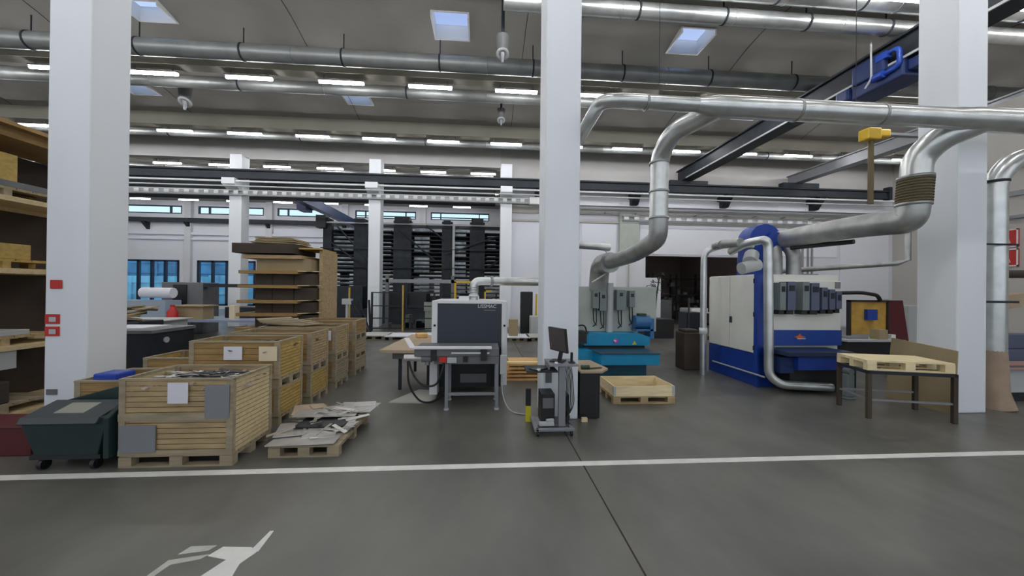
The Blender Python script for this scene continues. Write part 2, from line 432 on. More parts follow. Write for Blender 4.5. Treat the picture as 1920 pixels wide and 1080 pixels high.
# outside
struct(MB().box(-90, 60, 36.4, 110, -.4, -.1).build('ground_outside', 'outg'))
for k, (x0, x1, yy, h, mm) in enumerate(((-60, -31.5, 52, 6.0, 'outb'), (-44, -33, 46, 3.2, 'outw'), (-31, -12, 56, 5.6, 'outb'), (-33, -29, 47, 3.4, 'outw'), (-25, -20, 50, 4.2, 'outw'))):
    b = MB(); b.box(x0, x1, yy, yy+4, -.1, h)
    q = 1.1
    while q < h-.5:
        b.box(x0, x1, yy-.2, yy, q, q+.12); q += 1.3
    x = x0+1
    while x < x1: b.box(x, x+.15, yy-.25, yy, -.1, h); x += 2.3
    tag(b.build('outdoor_building', mm), ['long low dusk-tinted building across the yard, leftmost', 'low pale shed nearest the left window', 'long dusk-tinted building across the yard behind the right window', 'small pale block seen through the left window', 'pale block seen through the right window'][k], 'building')

# columns
def column(x0, x1, y0, y1, z1, name, collar=True):
    return struct(MB().box(x0, x1, y0, y1, 0, z1).build(name, 'col', bevel=.02))
cw = .58
i = 1
for x in (-6.43, .96, 8.33):
    column(x, x+cw, 5.93, 5.93+.62, 9.88, 'column_%d' % i); i += 1
for x in (-13.3, -6.22, .85):
    column(x, x+.62, 20.3, 20.94, 9.0, 'column_%d' % i); i += 1
    struct(MB().prism([(19.75, 7.32), (20.3, 7.05), (20.3, 7.62), (19.75, 7.62)], 'x', x-.03, x+.60).build('trim_%d' % tn, 'col')); tn += 1

# floor markings
tag(MB().box(-9, 16, 4.355, 4.465, .0, .004).build('painted_line', 'line'), 'long white painted line running straight across the concrete floor', 'floor marking')
struct(MB().box(1.203, 1.217, -8.5, 20, .0, .003).build('trim_%d' % tn, 'joint')); tn += 1
a = MB()
for poly in ([(-1.81, 3.33), (-1.78, 3.33), (-1.76, 3.08), (-1.83, 3.06)],
             [(-2.07, 3.15), (-1.84, 3.13), (-1.77, 3.07), (-1.82, 2.95), (-1.79, 2.80), (-1.98, 2.72), (-2.02, 2.84), (-1.95, 3.0), (-2.12, 3.05)],
             [(-1.78, 2.75), (-1.98, 2.66), (-1.99, 2.55), (-1.80, 2.62)]):
    a.prism(poly, 'z', 0, .004+.0006*len(a.v)/8)
tag(a.build('floor_symbol', 'line'), 'white painted symbol on the floor in the foreground', 'floor marking')
a = MB()
for poly in ([(-2.33, 3.17), (-2.13, 3.17), (-2.16, 3.11), (-2.36, 3.08)],
             [(-2.38, 3.02), (-2.12, 3.07), (-2.15, 3.02), (-2.33, 2.97), (-2.37, 2.78), (-2.42, 2.78)]):
    a.prism(poly, 'z', 0, .004)
tag(a.build('faded_floor_symbol', 'line2'), 'faded grey stripes of paint left of the white floor symbol', 'floor marking')

# =================================================================== ROOF SERVICES
lp = thing('strip_light', 'x', 'ceiling light', (0, 13.1, 9.2), 'lit strip lights under the roof beams')
MB().box(-.76, .76, 13.03, 13.17, 9.17, 9.21).box(-.6, -.57, 13.08, 13.12, 9.21, 9.37).box(.57, .6, 13.08, 13.12, 9.21, 9.37).build('housing', 'midgrey', lp)
MB().tube([(-.74, 13.1, 9.125), (.74, 13.1, 9.125)], .045, 10).build('tube', 'tube', lp)
ROWS = [(-5.9, 0, 4.5, 'x'), (-1.15, .5, 4.5, 'x'), (3.6, 1.0, 3.015, 'x'), (8.1, .595, 3.015, 'topmost'), (13.1, 1.06, 3.015, 'highest long'), (17.9, .98, 3.015, 'middle long'),  # rows marked x are added out of view, to light the column fronts
        (22.65, -3.15, 3.015, 'row just above the dark crane girder'), (27.4, .2, 3.7, 'row seen below the white wall pipe'), (32.15, -2, 3.7, 'row just above the far high windows')]
ORD = ['leftmost', 'second', 'third', 'fourth', 'fifth', 'sixth', 'seventh', 'eighth', 'ninth', 'tenth', 'eleventh', 'twelfth', 'thirteenth', 'fourteenth', 'fifteenth', 'sixteenth']
CI = cam.matrix_world.inverted()
def in_view(x, y, z):
    c = CI @ Vector((x, y, z))
    if c.z > -.1: return False
    px, py = 960-694*c.x/c.z, 540+694*c.y/c.z
    return 0 <= px <= 1920 and 0 <= py <= 1080 and not (85 < px < 235 or 1012 < px < 1082 or 1722 < px < 1852)
first = True
for ry, off, step, nm in ROWS:
    lo, hi = (-24, 24.5) if ry < 20 else (-35, .7)
    xs = []
    x = off
    while x > lo: x -= step
    x += step
    while x < hi: xs.append(x); x += step
    n = 0
    for x in xs:
        if in_view(x, ry, 9.13) and nm != 'x':
            o_ = ORD[n] if n < 16 else 'last'; n += 1
            if o_ != 'leftmost': o_ += ' from the left'
            lab = 'lit strip light, %s in the %s' % (o_, nm if nm.startswith('row') else nm+' row')
        else: lab = 'lit strip light added unseen above or behind the viewer or hidden by a column'
        if first: lp.location = (x, ry, 9.2); lp['label'] = lab; first = False
        else: copy_tree(lp, (x, ry, 9.2), lab)

def duct(pts, r, name, label, m='galv', cat='duct', rings=1.5, rad=.6, seg=20, hang=None, group=None):
    p = smooth_path(pts, rad); t = thing(name, label, cat, pts[0], group)
    MB().tube(p, r, seg).build('pipe', m, t)
    if rings:
        rb = MB()
        P_ = [Vector(q) for q in pts]
        rr = r if not isinstance(r, (list, tuple)) else max(r)
        for a, b in zip(P_[:-1], P_[1:]):
            L = (b-a).length; n = int(L/rings)
            for k in range(1, n+1):
                if L-k*rings > .1: rb.ring(a+(b-a)*(k*rings/L), b-a, rr-.002, .012, .03)
        if rb.v: rb.build('seam_bands', m, t)
    if hang:
        a, b = P_ if rings else [Vector(q) for q in pts][:2]
        for k in range(int((b-a).length/hang)):
            c = a+(b-a).normalized()*(hang*(k+.5))
            MB().ring(c, b-a, r, .018, .05).box(c.x-.015, c.x+.015, c.y-.01, c.y+.01, c.z+r, vault_z(c.y)+.0).build('hanger', 'darksteel', t)
    return t
duct([(-24, 12.0, 9.33), (24, 12.0, 9.33)], .25, 'ventilation_duct', 'long galvanised duct in front of the second row of strip lights', 'ductA', hang=3.0, rings=6)
duct([(-24, 14.25, 9.5), (24, 14.25, 9.5)], .21, 'ventilation_duct', 'thinner galvanised duct just behind the second row of strip lights', 'ductA', hang=6.0, rings=6)
duct([(-24, 18.75, 9.4), (24, 18.75, 9.4)], .17, 'ventilation_duct', 'thin galvanised duct just behind the third row of strip lights', 'ductA', hang=6.0, rings=6)
duct([(-34, 23.6, 9.2), (.5, 23.6, 9.2)], .2, 'ventilation_duct', 'galvanised duct under the roof of the second hall', 'galvd', hang=6.0, rings=6)
duct([(-34, 26, 8.7), (.5, 26, 8.7)], .14, 'ventilation_duct', 'lowest thin pipe under the roof of the second hall', 'galv', hang=6.0, rings=6)
duct([(.4, 9.2, 9.28), (24, 9.2, 9.28)], .19, 'ventilation_duct', 'galvanised duct crossing the top right corner, lower of the two', hang=2.3, rings=3)
duct([(1.5, 8.75, 9.62), (24, 8.75, 9.62)], .25, 'ventilation_duct', 'large galvanised duct crossing the top right corner, upper of the two', hang=2.3, rings=3)
# air outlets hanging from the roof
def outlet(x, y, z, label, sc=1.0):
    t = thing('air_outlet', label, 'air outlet', (x, y, z), 'hanging air outlets under the roof')
    MB().tube([(x, y, vault_z(y)), (x, y, z+.62*sc)], .05*sc, 8).build('drop_pipe', 'darksteel', t)
    MB().tube([(x, y, z+.7*sc), (x, y, z+.25*sc)], [.2*sc, .16*sc], 16).build('body', 'midgrey', t)
    MB().ring((x, y, z+.17*sc), (0, .6, 1), .09*sc, .1*sc, .05).build('ring', 'lgrey', t)
    MB().tube([(x, y, z+.2*sc), (x, y-.02, z-.1*sc)], [.09*sc, .03*sc], 10).build('nozzle', 'grey', t)
outlet(.42, 9.9, 7.9+.35, 'dark grey hanging air outlet high beside the middle column', .9)
outlet(.62, 15.4, 9.0, 'small hanging air outlet below the skylights near the middle column', .85)
outlet(-11.7, 15.3, 9.05, 'hanging air outlet near the left column under the strip lights', 1.2)

# crane rail along the wall with brackets, cable ladder, pipes
t = thing('crane_runway_beam', 'long dark crane runway beam on brackets along the back wall', 'crane rail', (0, 20.3, 7.7))
b = MB(); b.box(-36, 23.7, 20.0, 20.25, 7.66, 7.76); b.box(-36, 23.7, 20.08, 20.17, 7.76, 8.06); b.box(-36, 23.7, 19.98, 20.27, 8.06, 8.14)
b.build('girder', 'darksteel', t)
MB().box(23.6, 23.8, 19.95, 20.3, 7.6, 8.35).build('end_stop', 'darksteel', t)
for x in (3.0, 8.5, 13.9, 19.5):
    MB().prism([(19.95, 7.66), (20.95, 7.66), (20.95, 7.0), (20.5, 7.0)], 'x', x-.2, x+.2).build('bracket', 'darksteel', t)
# hall-2 crane girder parallel to the wall
t = thing('bridge_crane', 'dark crane girder spanning the opening behind the row of columns', 'crane', (-15, 22.3, 7.3))
b = MB(); b.box(-36, .6, 22.1, 22.55, 7.2, 8.1); b.box(-36, .6, 22.02, 22.62, 8.1, 8.16); b.box(-36, .6, 22.02, 22.62, 7.15, 7.2)
b.build('girder', 'darksteel', t)
plabel(MB().box(-9, .4, 22.0, 22.1, 7.36, 7.40).box(-36, -10, 22.0, 22.1, 7.36, 7.40).build('conductor_rail', 'orange', t), 'thin orange conductor rail')
b = MB()
for x in (-12.2, -12.0): b.cyl((x, 21.95, 8.25), (x+.15, 21.6, 8.25), .28, 14)
b.build('motor', 'black', t)
t = thing('cable_ladder', 'long light metal cable ladder with slots running below the crane rail', 'cable tray', (0, 20.5, 6.9))
b = MB(); b.box(-36, 2.9, 20.1, 20.14, 6.82, 6.88); b.box(-36, 2.9, 20.1, 20.14, 7.04, 7.1)
b.box(-36, 2.9, 20.28, 20.3, 6.82, 7.1)
b.build('side_rails', 'lgrey', t)
b = MB(); x = -36
while x < 2.9:
    b.box(x, x+.22, 20.1, 20.14, 6.88, 7.04); x += .48
q = b.build('slotted_web', 'white', t); q['kind'] = 'stuff'
t2 = thing('cable_ladder', 'light cable ladder on the white wall right of the middle column', 'cable tray', (10, 20.5, 6.3))
b = MB(); b.box(7.8, 24.8, 20.55, 20.6, 6.1, 6.16); b.box(7.8, 24.8, 20.55, 20.6, 6.32, 6.38); b.box(3.0, 24.8, 20.5, 20.6, 6.72, 6.8); b.box(3.0, 24.8, 20.5, 20.6, 6.54, 6.58)
b.build('side_rails', 'grey', t2)
b = MB(); x = 7.9
while x < 24.7:
    b.box(x, x+.28, 20.56, 20.59, 6.16, 6.32); x += .62
q = b.build('slotted_web', 'white', t2); q['kind'] = 'stuff'
b = MB(); x = 3.2
while x < 24.7:
    b.box(x, x+.06, 20.5, 20.95, 6.5, 6.54); x += 1.8
b.build('support_arms', 'grey', t2)
tag(MB().tube([(-36, 19.9, 7.48), (24, 19.9, 7.48)], .05, 8).build('water_pipe', 'white'), 'long white pipe running along the top of the back wall', 'pipe')
tag(MB().tube([(-36, 19.8, 7.2), (24, 19.8, 7.2)], .04, 8).build('water_pipe', 'lgrey'), 'thin grey pipe below the white pipe on the back wall', 'pipe')
tag(MB().box(2.4, 3.2, 19.9, 20.2, 6.75, 7.12).build('junction_box', 'white', bevel=.02), 'white junction box at the end of the cable ladder', 'box')

# bridge crane 1 with the blue hoist
def girder(x, y0, y1, z0, z1, w, t, m='darksteel'):
    b = MB(); b.box(x-w/2, x+w/2, y0, y1, z1-.06, z1); b.box(x-w/2, x+w/2, y0, y1, z0, z0+.06); b.box(x-w*.32, x+w*.32, y0, y1, z0+.06, z1-.06)
    return b.build('girder', m, t)
t = thing('bridge_crane', 'dark bridge crane girder sloping across the top right of the hall', 'crane', (11.3, 13, 8.2))
girder(11.3, 5.2, 20.6, 8.32, 9.0, .66, t)
MB().box(10.3, 12.5, 19.95, 20.3, 8.14, 8.32).build('end_carriage', 'darksteel', t)
b = MB(); b.box(10.93, 10.97, 5.2, 19.5, 8.30, 8.36)
plabel(b.build('festoon_rail', 'lgrey', t), 'light grey cable rail along the girder')
h = thing('chain_hoist', 'blue hoist trolley hanging on the bridge crane girder', 'hoist', (10.7, 10, 8.0))
b = MB(); b.box(10.9, 11.7, 8.9, 10.3, 7.85, 8.31); b.box(11.0, 11.6, 8.5, 8.9, 7.95, 8.25); b.box(10.8, 10.97, 9.3, 10.2, 8.2, 8.75); b.box(10.8, 11.2, 10.3, 10.7, 7.9, 8.25); b.build('trolley', 'craneb', h, .05)
b = MB(); b.tube(smooth_path([(10.85, 9.5, 8.62), (10.85, 8.95, 8.62), (10.85, 8.95, 8.12), (10.85, 9.4, 8.1)], .15), .06, 8); b.box(10.78, 10.92, 9.2, 9.5, 8.5, 8.68)
b.build('cable_drum_frame', 'hoist', h)
MB().cyl((10.80, 9.3, 8.1), (10.80, 9.6, 8.1), .10).build('motor', 'hoist', h)
MB().tube([(10.7, 9.55, 9.2), (10.72, 9.55, 8.1), (10.7, 9.7, 7.9)], .025, 6).build('cable', 'lgrey', h)
t = thing('bridge_crane', 'second grey crane girder further right behind the right column', 'crane', (20, 13, 8.2))
girder(18.0, 6, 20.6, 8.4, 8.95, .5, t, 'grey')
MB().box(17.0, 19.2, 19.95, 20.3, 8.14, 8.4).build('end_carriage', 'darksteel', t)
h = thing('chain_hoist', 'yellow hook block on a long chain below the second crane', 'hoist', (15.2, 13, 5))
MB().obox((15.0, 13.4, 8.3), (.55, .45, .45)).obox((15.5, 13.4, 8.36), (.5, .3, .3)).build('body', 'yellow', h, .05)
MB().box(14.8, 18.0, 13.3, 13.5, 8.30, 8.4).build('support_arm', 'grey', h)
MB().tube([(15.05, 13.4, 8.3), (15.05, 13.4, 5.6)], .09, 8).build('chain', mat('chain_brass', (.14, .11, .05), .6), h)
# hall-2 blue crane
t = thing('bridge_crane', 'blue crane girder under the roof of the second hall above the sheet store', 'crane', (-12, 28, 7.6))
b = MB(); b.box(-12.3, -11.8, 25, 35.4, 7.65, 8.3); b.build('girder', 'craneb', t)
MB().box(-12.9, -11.2, 34.9, 35.5, 8.2, 8.45).build('end_carriage', 'black', t)
MB().box(-12.9, -12.3, 26.4, 27.4, 7.4, 7.9).build('hoist_motor', 'craneb', t)

# =================================================================== EXTRACTION DUCTS
t = thing('extraction_duct', 'long galvanised extraction main crossing in front of the right column', 'duct', (4, 5.4, 4.93))
MB().tube(smooth_path([(1.35, 8.2, 3.3), (1.42, 8.2, 4.85), (1.72, 6.9, 4.9), (1.72, 5.45, 4.95), (2.05, 5.4, 4.95), (3.3, 5.4, 4.94)], .3), .105, 20).build('end_pipe', 'galv', t)
MB().tube([(3.2, 5.4, 4.94), (3.5, 5.4, 4.93), (7.4, 5.4, 4.93), (7.8, 5.4, 4.93), (14, 5.4, 4.93)], [.105, .16, .16, .19, .19], 24).build('main_pipe', 'galv', t)
b = MB()
for x in (2.4, 4.8, 6.2, 9.3, 10.8): b.ring((x, 5.4, 4.93), (1, 0, 0), (.105 if x < 3 else .16 if x < 7.5 else .19)-.003, .015, .03)
b.build('seam_bands', 'galvd', t)
b = MB()
for x in (2.6, 5.8, 9.8): b.box(x-.003, x+.003, 5.397, 5.403, 5.05, 9.9)
b.build('suspension_rods', 'darksteel', t)
# branch to the turquoise machine
t = thing('extraction_duct', 'galvanised duct dropping from the main and bending back to the turquoise machine', 'duct', (3.15, 6.5, 3.4))
MB().tube(smooth_path([(3.55, 5.42, 4.9), (3.18, 6.1, 4.82), (3.15, 6.5, 4.55), (3.14, 6.5, 3.42)], .35, 6), [.14]+[.16]*15, 24).build('drop_pipe', 'galv', t)
plabel(MB().tube(smooth_path([(3.14, 6.5, 3.42), (3.14, 6.5, 3.05), (3.05, 7.3, 2.85), (3.05, 9.0, 2.78)], .35, 6), .165, 20).build('elbow_pipe', 'galvd', t), 'dull grey elbow')
MB().tube(smooth_path([(3.05, 8.8, 2.78), (3.05, 9.6, 2.8), (3.05, 9.75, 2.1)], .4, 6), .25, 20).build('drop_into_machine', 'galvd', t)
b = MB()
for z in (4.42, 3.42, 3.9): b.ring((3.145, 6.5, z), (0, 0, 1), .16, .014, .04)
b.build('seam_bands', 'galvd', t)
MB().tube([(1.35, 8.2, 3.16), (2.95, 8.6, 3.12)], .085, 16).build('side_pipe', 'galv', t)
# pipe to the sheet deburring machine
t = thing('extraction_duct', 'small galvanised pipe entering the top of the white and anthracite machine', 'duct', (-.2, 7.6, 2.2))
MB().tube(smooth_path([(-.22, 7.9, 1.86), (-.22, 7.9, 2.27), (1.3, 8.2, 2.27), (1.35, 8.2, 3.3)], .15), .09, 16).build('pipe', 'galv', t)
b = MB()
for k in range(5): b.ring((-.22, 7.9, 1.93+k*.05), (0, 0, 1), .085, .018, .02)
b.build('flexible_collar', 'galvd', t)
MB().ring((.15, 7.97, 2.27), (1, .2, 0), .09, .02, .05).build('clamp', 'galvd', t)
# big duct to the blue machine
t = thing('extraction_duct', 'large galvanised duct dropping beside the right column to the blue machine', 'duct', (7.5, 5.9, 4))
MB().tube(smooth_path([(8.05, 5.42, 4.9), (7.62, 5.65, 4.75), (7.5, 5.9, 4.45), (7.47, 5.9, 4.1)], .3, 6), [.17]+[.21]*15, 24).build('upper_pipe', 'galv', t)
b = MB().tube([(7.47, 5.9, 4.12), (7.47, 5.93, 3.66)], .225, 24)
for k in range(9): b.ring((7.47, 5.9+.003*k, 4.08-k*.047), (0, 0, 1), .222, .016, .02)
plabel(b.build('flexible_sleeve', 'flex', t), 'brown flexible sleeve')
MB().tube(smooth_path([(7.47, 5.93, 3.67), (7.45, 5.95, 3.38), (7.35, 6.7, 3.42), (7.2, 8.9, 3.38)], .4, 6), .22, 24).build('elbow_pipe', 'galvd', t)
MB().ring((7.47, 5.93, 3.66), (0, 0, 1), .22, .02, .05).ring((7.47, 5.9, 4.12), (0, 0, 1), .22, .02, .05).build('seam_bands', 'galvd', t)
MB().tube([(7.5, 7.0, 3.15), (7.2, 8.2, 3.15)], .05, 8).build('support_rail', 'black', t)
MB().tube(smooth_path([(7.35, 8.3, 2.5), (7.35, 8.3, 3.1), (7.3, 8.6, 3.35)], .2), .15, 16).build('drop_pipe', 'galvd', t)
MB().tube(smooth_path([(6.95, 8.35, 2.5), (6.95, 8.35, 3.0), (7.15, 8.7, 3.35)], .2), .13, 16).build('drop_pipe', 'galvd', t)
# vertical duct right of the column
t = thing('extraction_duct', 'vertical galvanised duct just right of the right column', 'duct', (9.1, 5.75, 1))
MB().tube(smooth_path([(9.47, 6.2, 1.06), (9.47, 6.2, 4.25), (9.75, 6.15, 4.6), (11.2, 5.9, 4.95)], .35), .16, 20).build('pipe', 'galv', t)
MB().ring((9.47, 6.2, 4.2), (0, 0, 1), .16, .02, .04).box(8.91, 9.31, 6.18, 6.22, 4.18, 4.22).box(8.91, 9.7, 6.02, 6.05, 3.0, 3.03).box(8.91, 9.7, 6.02, 6.05, 1.95, 1.99).build('brackets', 'darksteel', t)
b = MB().tube([(9.47, 6.2, 1.07), (9.47, 6.2, .9), (9.48, 6.2, .3), (9.5, 6.18, .0)], [.16, .17, .19, .24], 18)
tag(b.build('collection_sack', 'bag'), 'brown collection sack hanging under the duct right of the right column', 'sack')
# thin pipes behind on the right
tag(MB().tube([(11.8, 9.5, 4.3), (11.8, 9.5, 3.05), (11.6, 9.6, 2.95), (8.6, 10.3, 2.72), (7.9, 9.4, 2.56)], .07, 10).build('pipe', 'galvd'), 'grey pipe bending across the white wall right of the blue machine', 'pipe')
b = MB()
for x in (10.95, 11.15, 11.3): b.tube(smooth_path([(x, 12, 2.75), (x, 12, 3.9), (x+.35, 12.1, 4.0)], .15), .035, 8)
b.box(10.8, 11.5, 11.95, 12.1, 2.6, 2.75); b.box(11.2, 11.35, 11.98, 12.05, 0, 2.6)
tag(b.build('pipe_cluster', 'grey'), 'three thin upright pipes against the wall behind the blue machine', 'pipe')

# =================================================================== CRATES
def slats(b, axis, a0, a1, c0, c1, z0, z1, n):
    h = (z1-z0)/n
    for k in range(n):
        if axis == 'x': b.box(a0, a1, c0, c1, z0+k*h+.004, z0+(k+1)*h-.004)
        else: b.box(c0, c1, a0, a1, z0+k*h+.004, z0+(k+1)*h-.004)
def pallet_parts(t, x0, x1, y0, y1, z, m='wood', top=True):
    b = MB()
    for y in (y0, (y0+y1)/2-.05, y1-.1): b.box(x0, x1, y, y+.1, z, z+.02)
    b.build('bottom_boards', m, t)
    b = MB()
    for x in (x0, (x0+x1)/2-.07, x1-.14):
        for y in (y0, (y0+y1)/2-.05, y1-.1): b.box(x, x+.14, y, y+.1, z+.02, z+.10)
    b.build('blocks', m, t)
    b = MB()
    n = 7; g = (y1-y0)/n
    for k in range(n): b.box(x0, x1, y0+k*g+(.008), y0+(k+1)*g-(.008), z+.118, z+.14)
    for x in (x0, (x0+x1)/2-.07, x1-.14): b.box(x, x+.14, y0, y1, z+.10, z+.118)
    b.build('deck_boards', m, t)
def crate(x0, x1, y0, y1, z0, h, label, sidem='woody', frontm='woodb', rim='woodg', post='woodg', nf=7, ns=15, mid=False, rails=True, group=None):
    t = thing('slatted_crate', label, 'crate', ((x0+x1)/2, (y0+y1)/2, z0), group)
    pallet_parts(t, x0, x1, y0, y1, z0, 'woodg')
    zb, zt = z0+.14, z0+h; th = .02
    b = MB(); slats(b, 'x', x0+.06, x1-.06, y0+.005, y0+th, zb, zt, nf*2 if mid else nf); b.build('front_slats', frontm, t)
    b = MB(); slats(b, 'x', x0+.06, x1-.06, y1-th, y1-.005, zb, zt, nf); b.build('back_slats', frontm, t)
    b = MB(); slats(b, 'y', y0+.05, y1-.05, x1-th, x1-.005, zb, zt, ns); b.build('side_slats', sidem, t)
    b = MB(); slats(b, 'y', y0+.05, y1-.05, x0+.005, x0+th, zb, zt, ns); b.build('side_slats', sidem, t)
    b = MB()
    for x in (x0, x1-.07):
        for y in (y0-.004, y1-.056): b.box(x, x+.07, y, y+.06, zb, zt)
    b.build('corner_posts', post, t)
    b = MB()
    for (xa, xb, ya, yb) in ((x0, x1, y0-.008, y0+.03), (x0, x1, y1-.03, y1+.008), (x0-.008, x0+.03, y0+.03, y1-.03), (x1-.03, x1+.008, y0+.03, y1-.03)): b.box(xa, xb, ya, yb, zt-.0, zt+.025)
    b.build('top_rim', rim, t)
    b = MB(); b.box(x0, x1, y0-.010, y0-.004, zb, zb+.06)
    if mid: b.box(x0, x1, y0-.012, y0-.004, zb+(zt-zb)*.46, zb+(zt-zb)*.56)
    b.build('front_rails', 'woodg', t)
    return t
def offcuts(x0, x1, y0, y1, z, n, label, name='metal_offcuts', m='sheet', seed=1):
    rnd = random.Random(seed); b = MB()
    for k in range(n):
        L = rnd.uniform(.2, .7); w_ = rnd.uniform(.01, .06)
        b.obox((rnd.uniform(x0+.2, x1-.2), rnd.uniform(y0+.12, y1-.12), z+rnd.uniform(-.05, .03)), (L, w_, .006), rnd.uniform(-.4, .4)+(PI/2 if rnd.random() < .2 else 0), rnd.uniform(-.5, .5), rnd.uniform(-.12, .12))
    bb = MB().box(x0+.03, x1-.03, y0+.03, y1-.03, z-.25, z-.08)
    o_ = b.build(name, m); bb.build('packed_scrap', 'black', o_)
    d = MB()
    for k in range(n//2):
        d.obox((rnd.uniform(x0+.2, x1-.2), rnd.uniform(y0+.12, y1-.12), z+rnd.uniform(-.02, .045)), (rnd.uniform(.2, .6), rnd.uniform(.02, .06), .006), rnd.uniform(-.4, .4), rnd.uniform(-.5, .5), rnd.uniform(-.12, .12))
    d.build('dark_strips', 'black', o_)
    return tag(o_, label, 'scrap', kind='stuff')
    return tag(b.build(name, m), label, 'scrap', kind='stuff')
sheetdk = mat('dark_scrap_steel', (.20, .195, .18), .35, .7, var=.4, scale=8)
t = crate(-4.16, -2.92, 4.57, 5.37, 0, 1.0, 'front wooden slatted crate full of metal strips beside the white floor line', 'woods', 'wood', nf=7, ns=16, mid=True)
plabel(MB().box(-4.14, -3.75, 4.552, 4.562, .18, .49).box(-3.22, -2.95, 4.552, 4.562, .56, .95).build('cover_plates', 'grey', t), 'grey metal plates on the front')
plabel(MB().box(-3.62, -3.4, 4.545, 4.552, .74, .98).build('paper_label', 'paper', t), 'white paper label')
offcuts(-4.13, -2.95, 4.6, 5.34, .93, 130, 'pile of shiny metal strips inside the front crate', m='sheet')
sheetdk2 = None
STK = [(5.84, 6.58, -3.08, -4.36), (6.88, 7.62, -3.08, -4.5), (7.94, 8.66, -3.06, -4.6), (9.1, 9.92, -3.06, -4.4)]
names = ['second stack from the front', 'third stack from the front', 'fourth stack from the front', 'rearmost stack']
for k, (ya, yb, xb, xa) in enumerate(STK):
    if k < 3:
        crate(xa, xb, ya, yb, 0, .55, 'lower wooden crate of the %s of crates' % names[k], 'woody' if k < 2 else 'woodg', 'woodb', nf=5, ns=8, group='slatted crates in the row of stacks')
        t = crate(xa, xb, ya, yb, .575, .68, 'upper wooden crate of the %s of crates' % names[k], 'woody' if k == 0 else 'wood', 'woodb', nf=6, ns=11, group='slatted crates in the row of stacks')
    else:
        crate(xa, xb, ya, yb, 0, .36, 'bottom low crate of the rearmost stack of three', 'woodg', 'woodb', nf=3, ns=4, group='slatted crates in the row of stacks')
        crate(xa, xb, ya, yb, .385, .44, 'middle low crate of the rearmost stack of three', 'woodg', 'woodb', nf=3, ns=4, group='slatted crates in the row of stacks')
        t = crate(xa, xb, ya, yb, .85, .44, 'top low crate of the rearmost stack of three', 'woodb', 'woodb', nf=3, ns=4, group='slatted crates in the row of stacks')
    if k == 0:
        plabel(MB().box(-3.86, -3.60, 5.82, 5.828, 1.0, 1.2).build('paper_label', 'paper', t), 'white paper label')
        plabel(MB().box(-3.36, -3.1, 5.82, 5.828, .98, 1.2).build('paper_label', 'ypaper', t), 'cream paper label')
    if k == 2: plabel(MB().box(-3.3, -3.15, 7.915, 7.93, 1.0, 1.2).build('paper_label', 'paper', t), 'white paper label')
offcuts(-4.33, -3.1, 5.87, 6.55, 1.17, 70, 'dark metal strips inside the upper crate of the second stack', m=sheetdk, seed=3)
offcuts(-4.5, -3.1, 6.9, 7.6, 1.15, 60, 'dark metal strips inside the upper crate of the third stack', m=sheetdk, seed=4)
# boards lying on top of the stacks
b = MB()
for k in range(6): b.obox((-4.0-.12*k, 8.3+.05*k, 1.305+.018*k), (.9-.05*k, .5, .016), .2*k-.4, 0, -.02)
tag(b.build('loose_boards', 'woodg'), 'loose grey-brown boards piled on top of the fourth crate stack', 'boards')
# low crate to the left with coloured things in it
t = crate(-5.15, -4.4, 5.08, 5.84, 0, .86, 'low wooden crate behind the green skip with a bright blue box in it', 'woody', 'woodb', nf=6, ns=10)
tag(MB().box(-4.98, -4.70, 5.12, 5.4, .7, .96).build('blue_box', 'binblue', bevel=.02), 'bright blue plastic box in the crate beside the left column', 'box')
tag(MB().obox((-4.62, 6.9, .93), (.34, .22, .12), .3).build('red_box', 'red', bevel=.02), 'small red box lying on the wooden crate before the dark cabinet', 'box')
tag(MB().box(-4.66, -4.45, 5.12, 5.75, .5, .84).build('grey_sheet_bundle', 'grey'), 'grey sheet bundle inside the low left crate', 'bundle')
crate(-5.6, -4.5, 6.55, 7.35, 0, .88, 'wooden crate behind the low left crate beside the dark cabinet', 'woody', 'woodb', nf=6, ns=10)

# green tipping skip
t = thing('tipping_skip', 'dark green wheeled skip with grey lid in front of the left column', 'skip', (-4.75, 4.75, 0))
b = MB().prism([(-5.2, .60), (-5.02, .17), (-4.36, .17), (-4.26, .60)], 'y', 4.55, 5.0)
b.prism([(-5.25, .60), (-4.2, .60), (-4.2, .93), (-5.25, .64)], 'y', 4.97, 5.01)
b.prism([(4.5, .14), (5.0, .14), (5.0, .93), (4.5, .60)], 'x', -4.26, -4.2)
b.build('body', 'dgreen', t, .01)
MB().prism([(4.5, .54), (4.54, .60), (4.90, .70), (4.92, .67), (4.54, .52)], 'x', -5.16, -4.34).build('lid', 'lid', t, .006)
plabel(MB().prism([(4.62, .615), (4.62, .63), (4.82, .685), (4.82, .67)], 'x', -4.9, -4.58).build('lid_label', mat('lid_sticker', (.30, .31, .26), .6), t), 'pale sticker on the lid')
MB().box(-5.08, -4.34, 4.56, 4.62, .12, .17).box(-5.08, -4.34, 4.92, 4.98, .12, .17).build('chassis', 'black', t)
for x in (-4.97, -4.42):
    for y in (4.6, 4.92): MB().cyl((x-.02, y, .06), (x+.025, y, .06), .06).box(x-.03, x+.03, y-.02, y+.02, .06, .125).build('castor', 'black', t)
tag(MB().box(-6.75, -5.50, 4.95, 5.4, 0.0, .34).box(-6.77, -5.48, 4.93, 5.42, .34, .37).build('red_crate', mat('dull_red_plastic', (.10, .012, .014), .5), bevel=.01), 'dull red crate on the floor left of the dark green skip', 'crate')

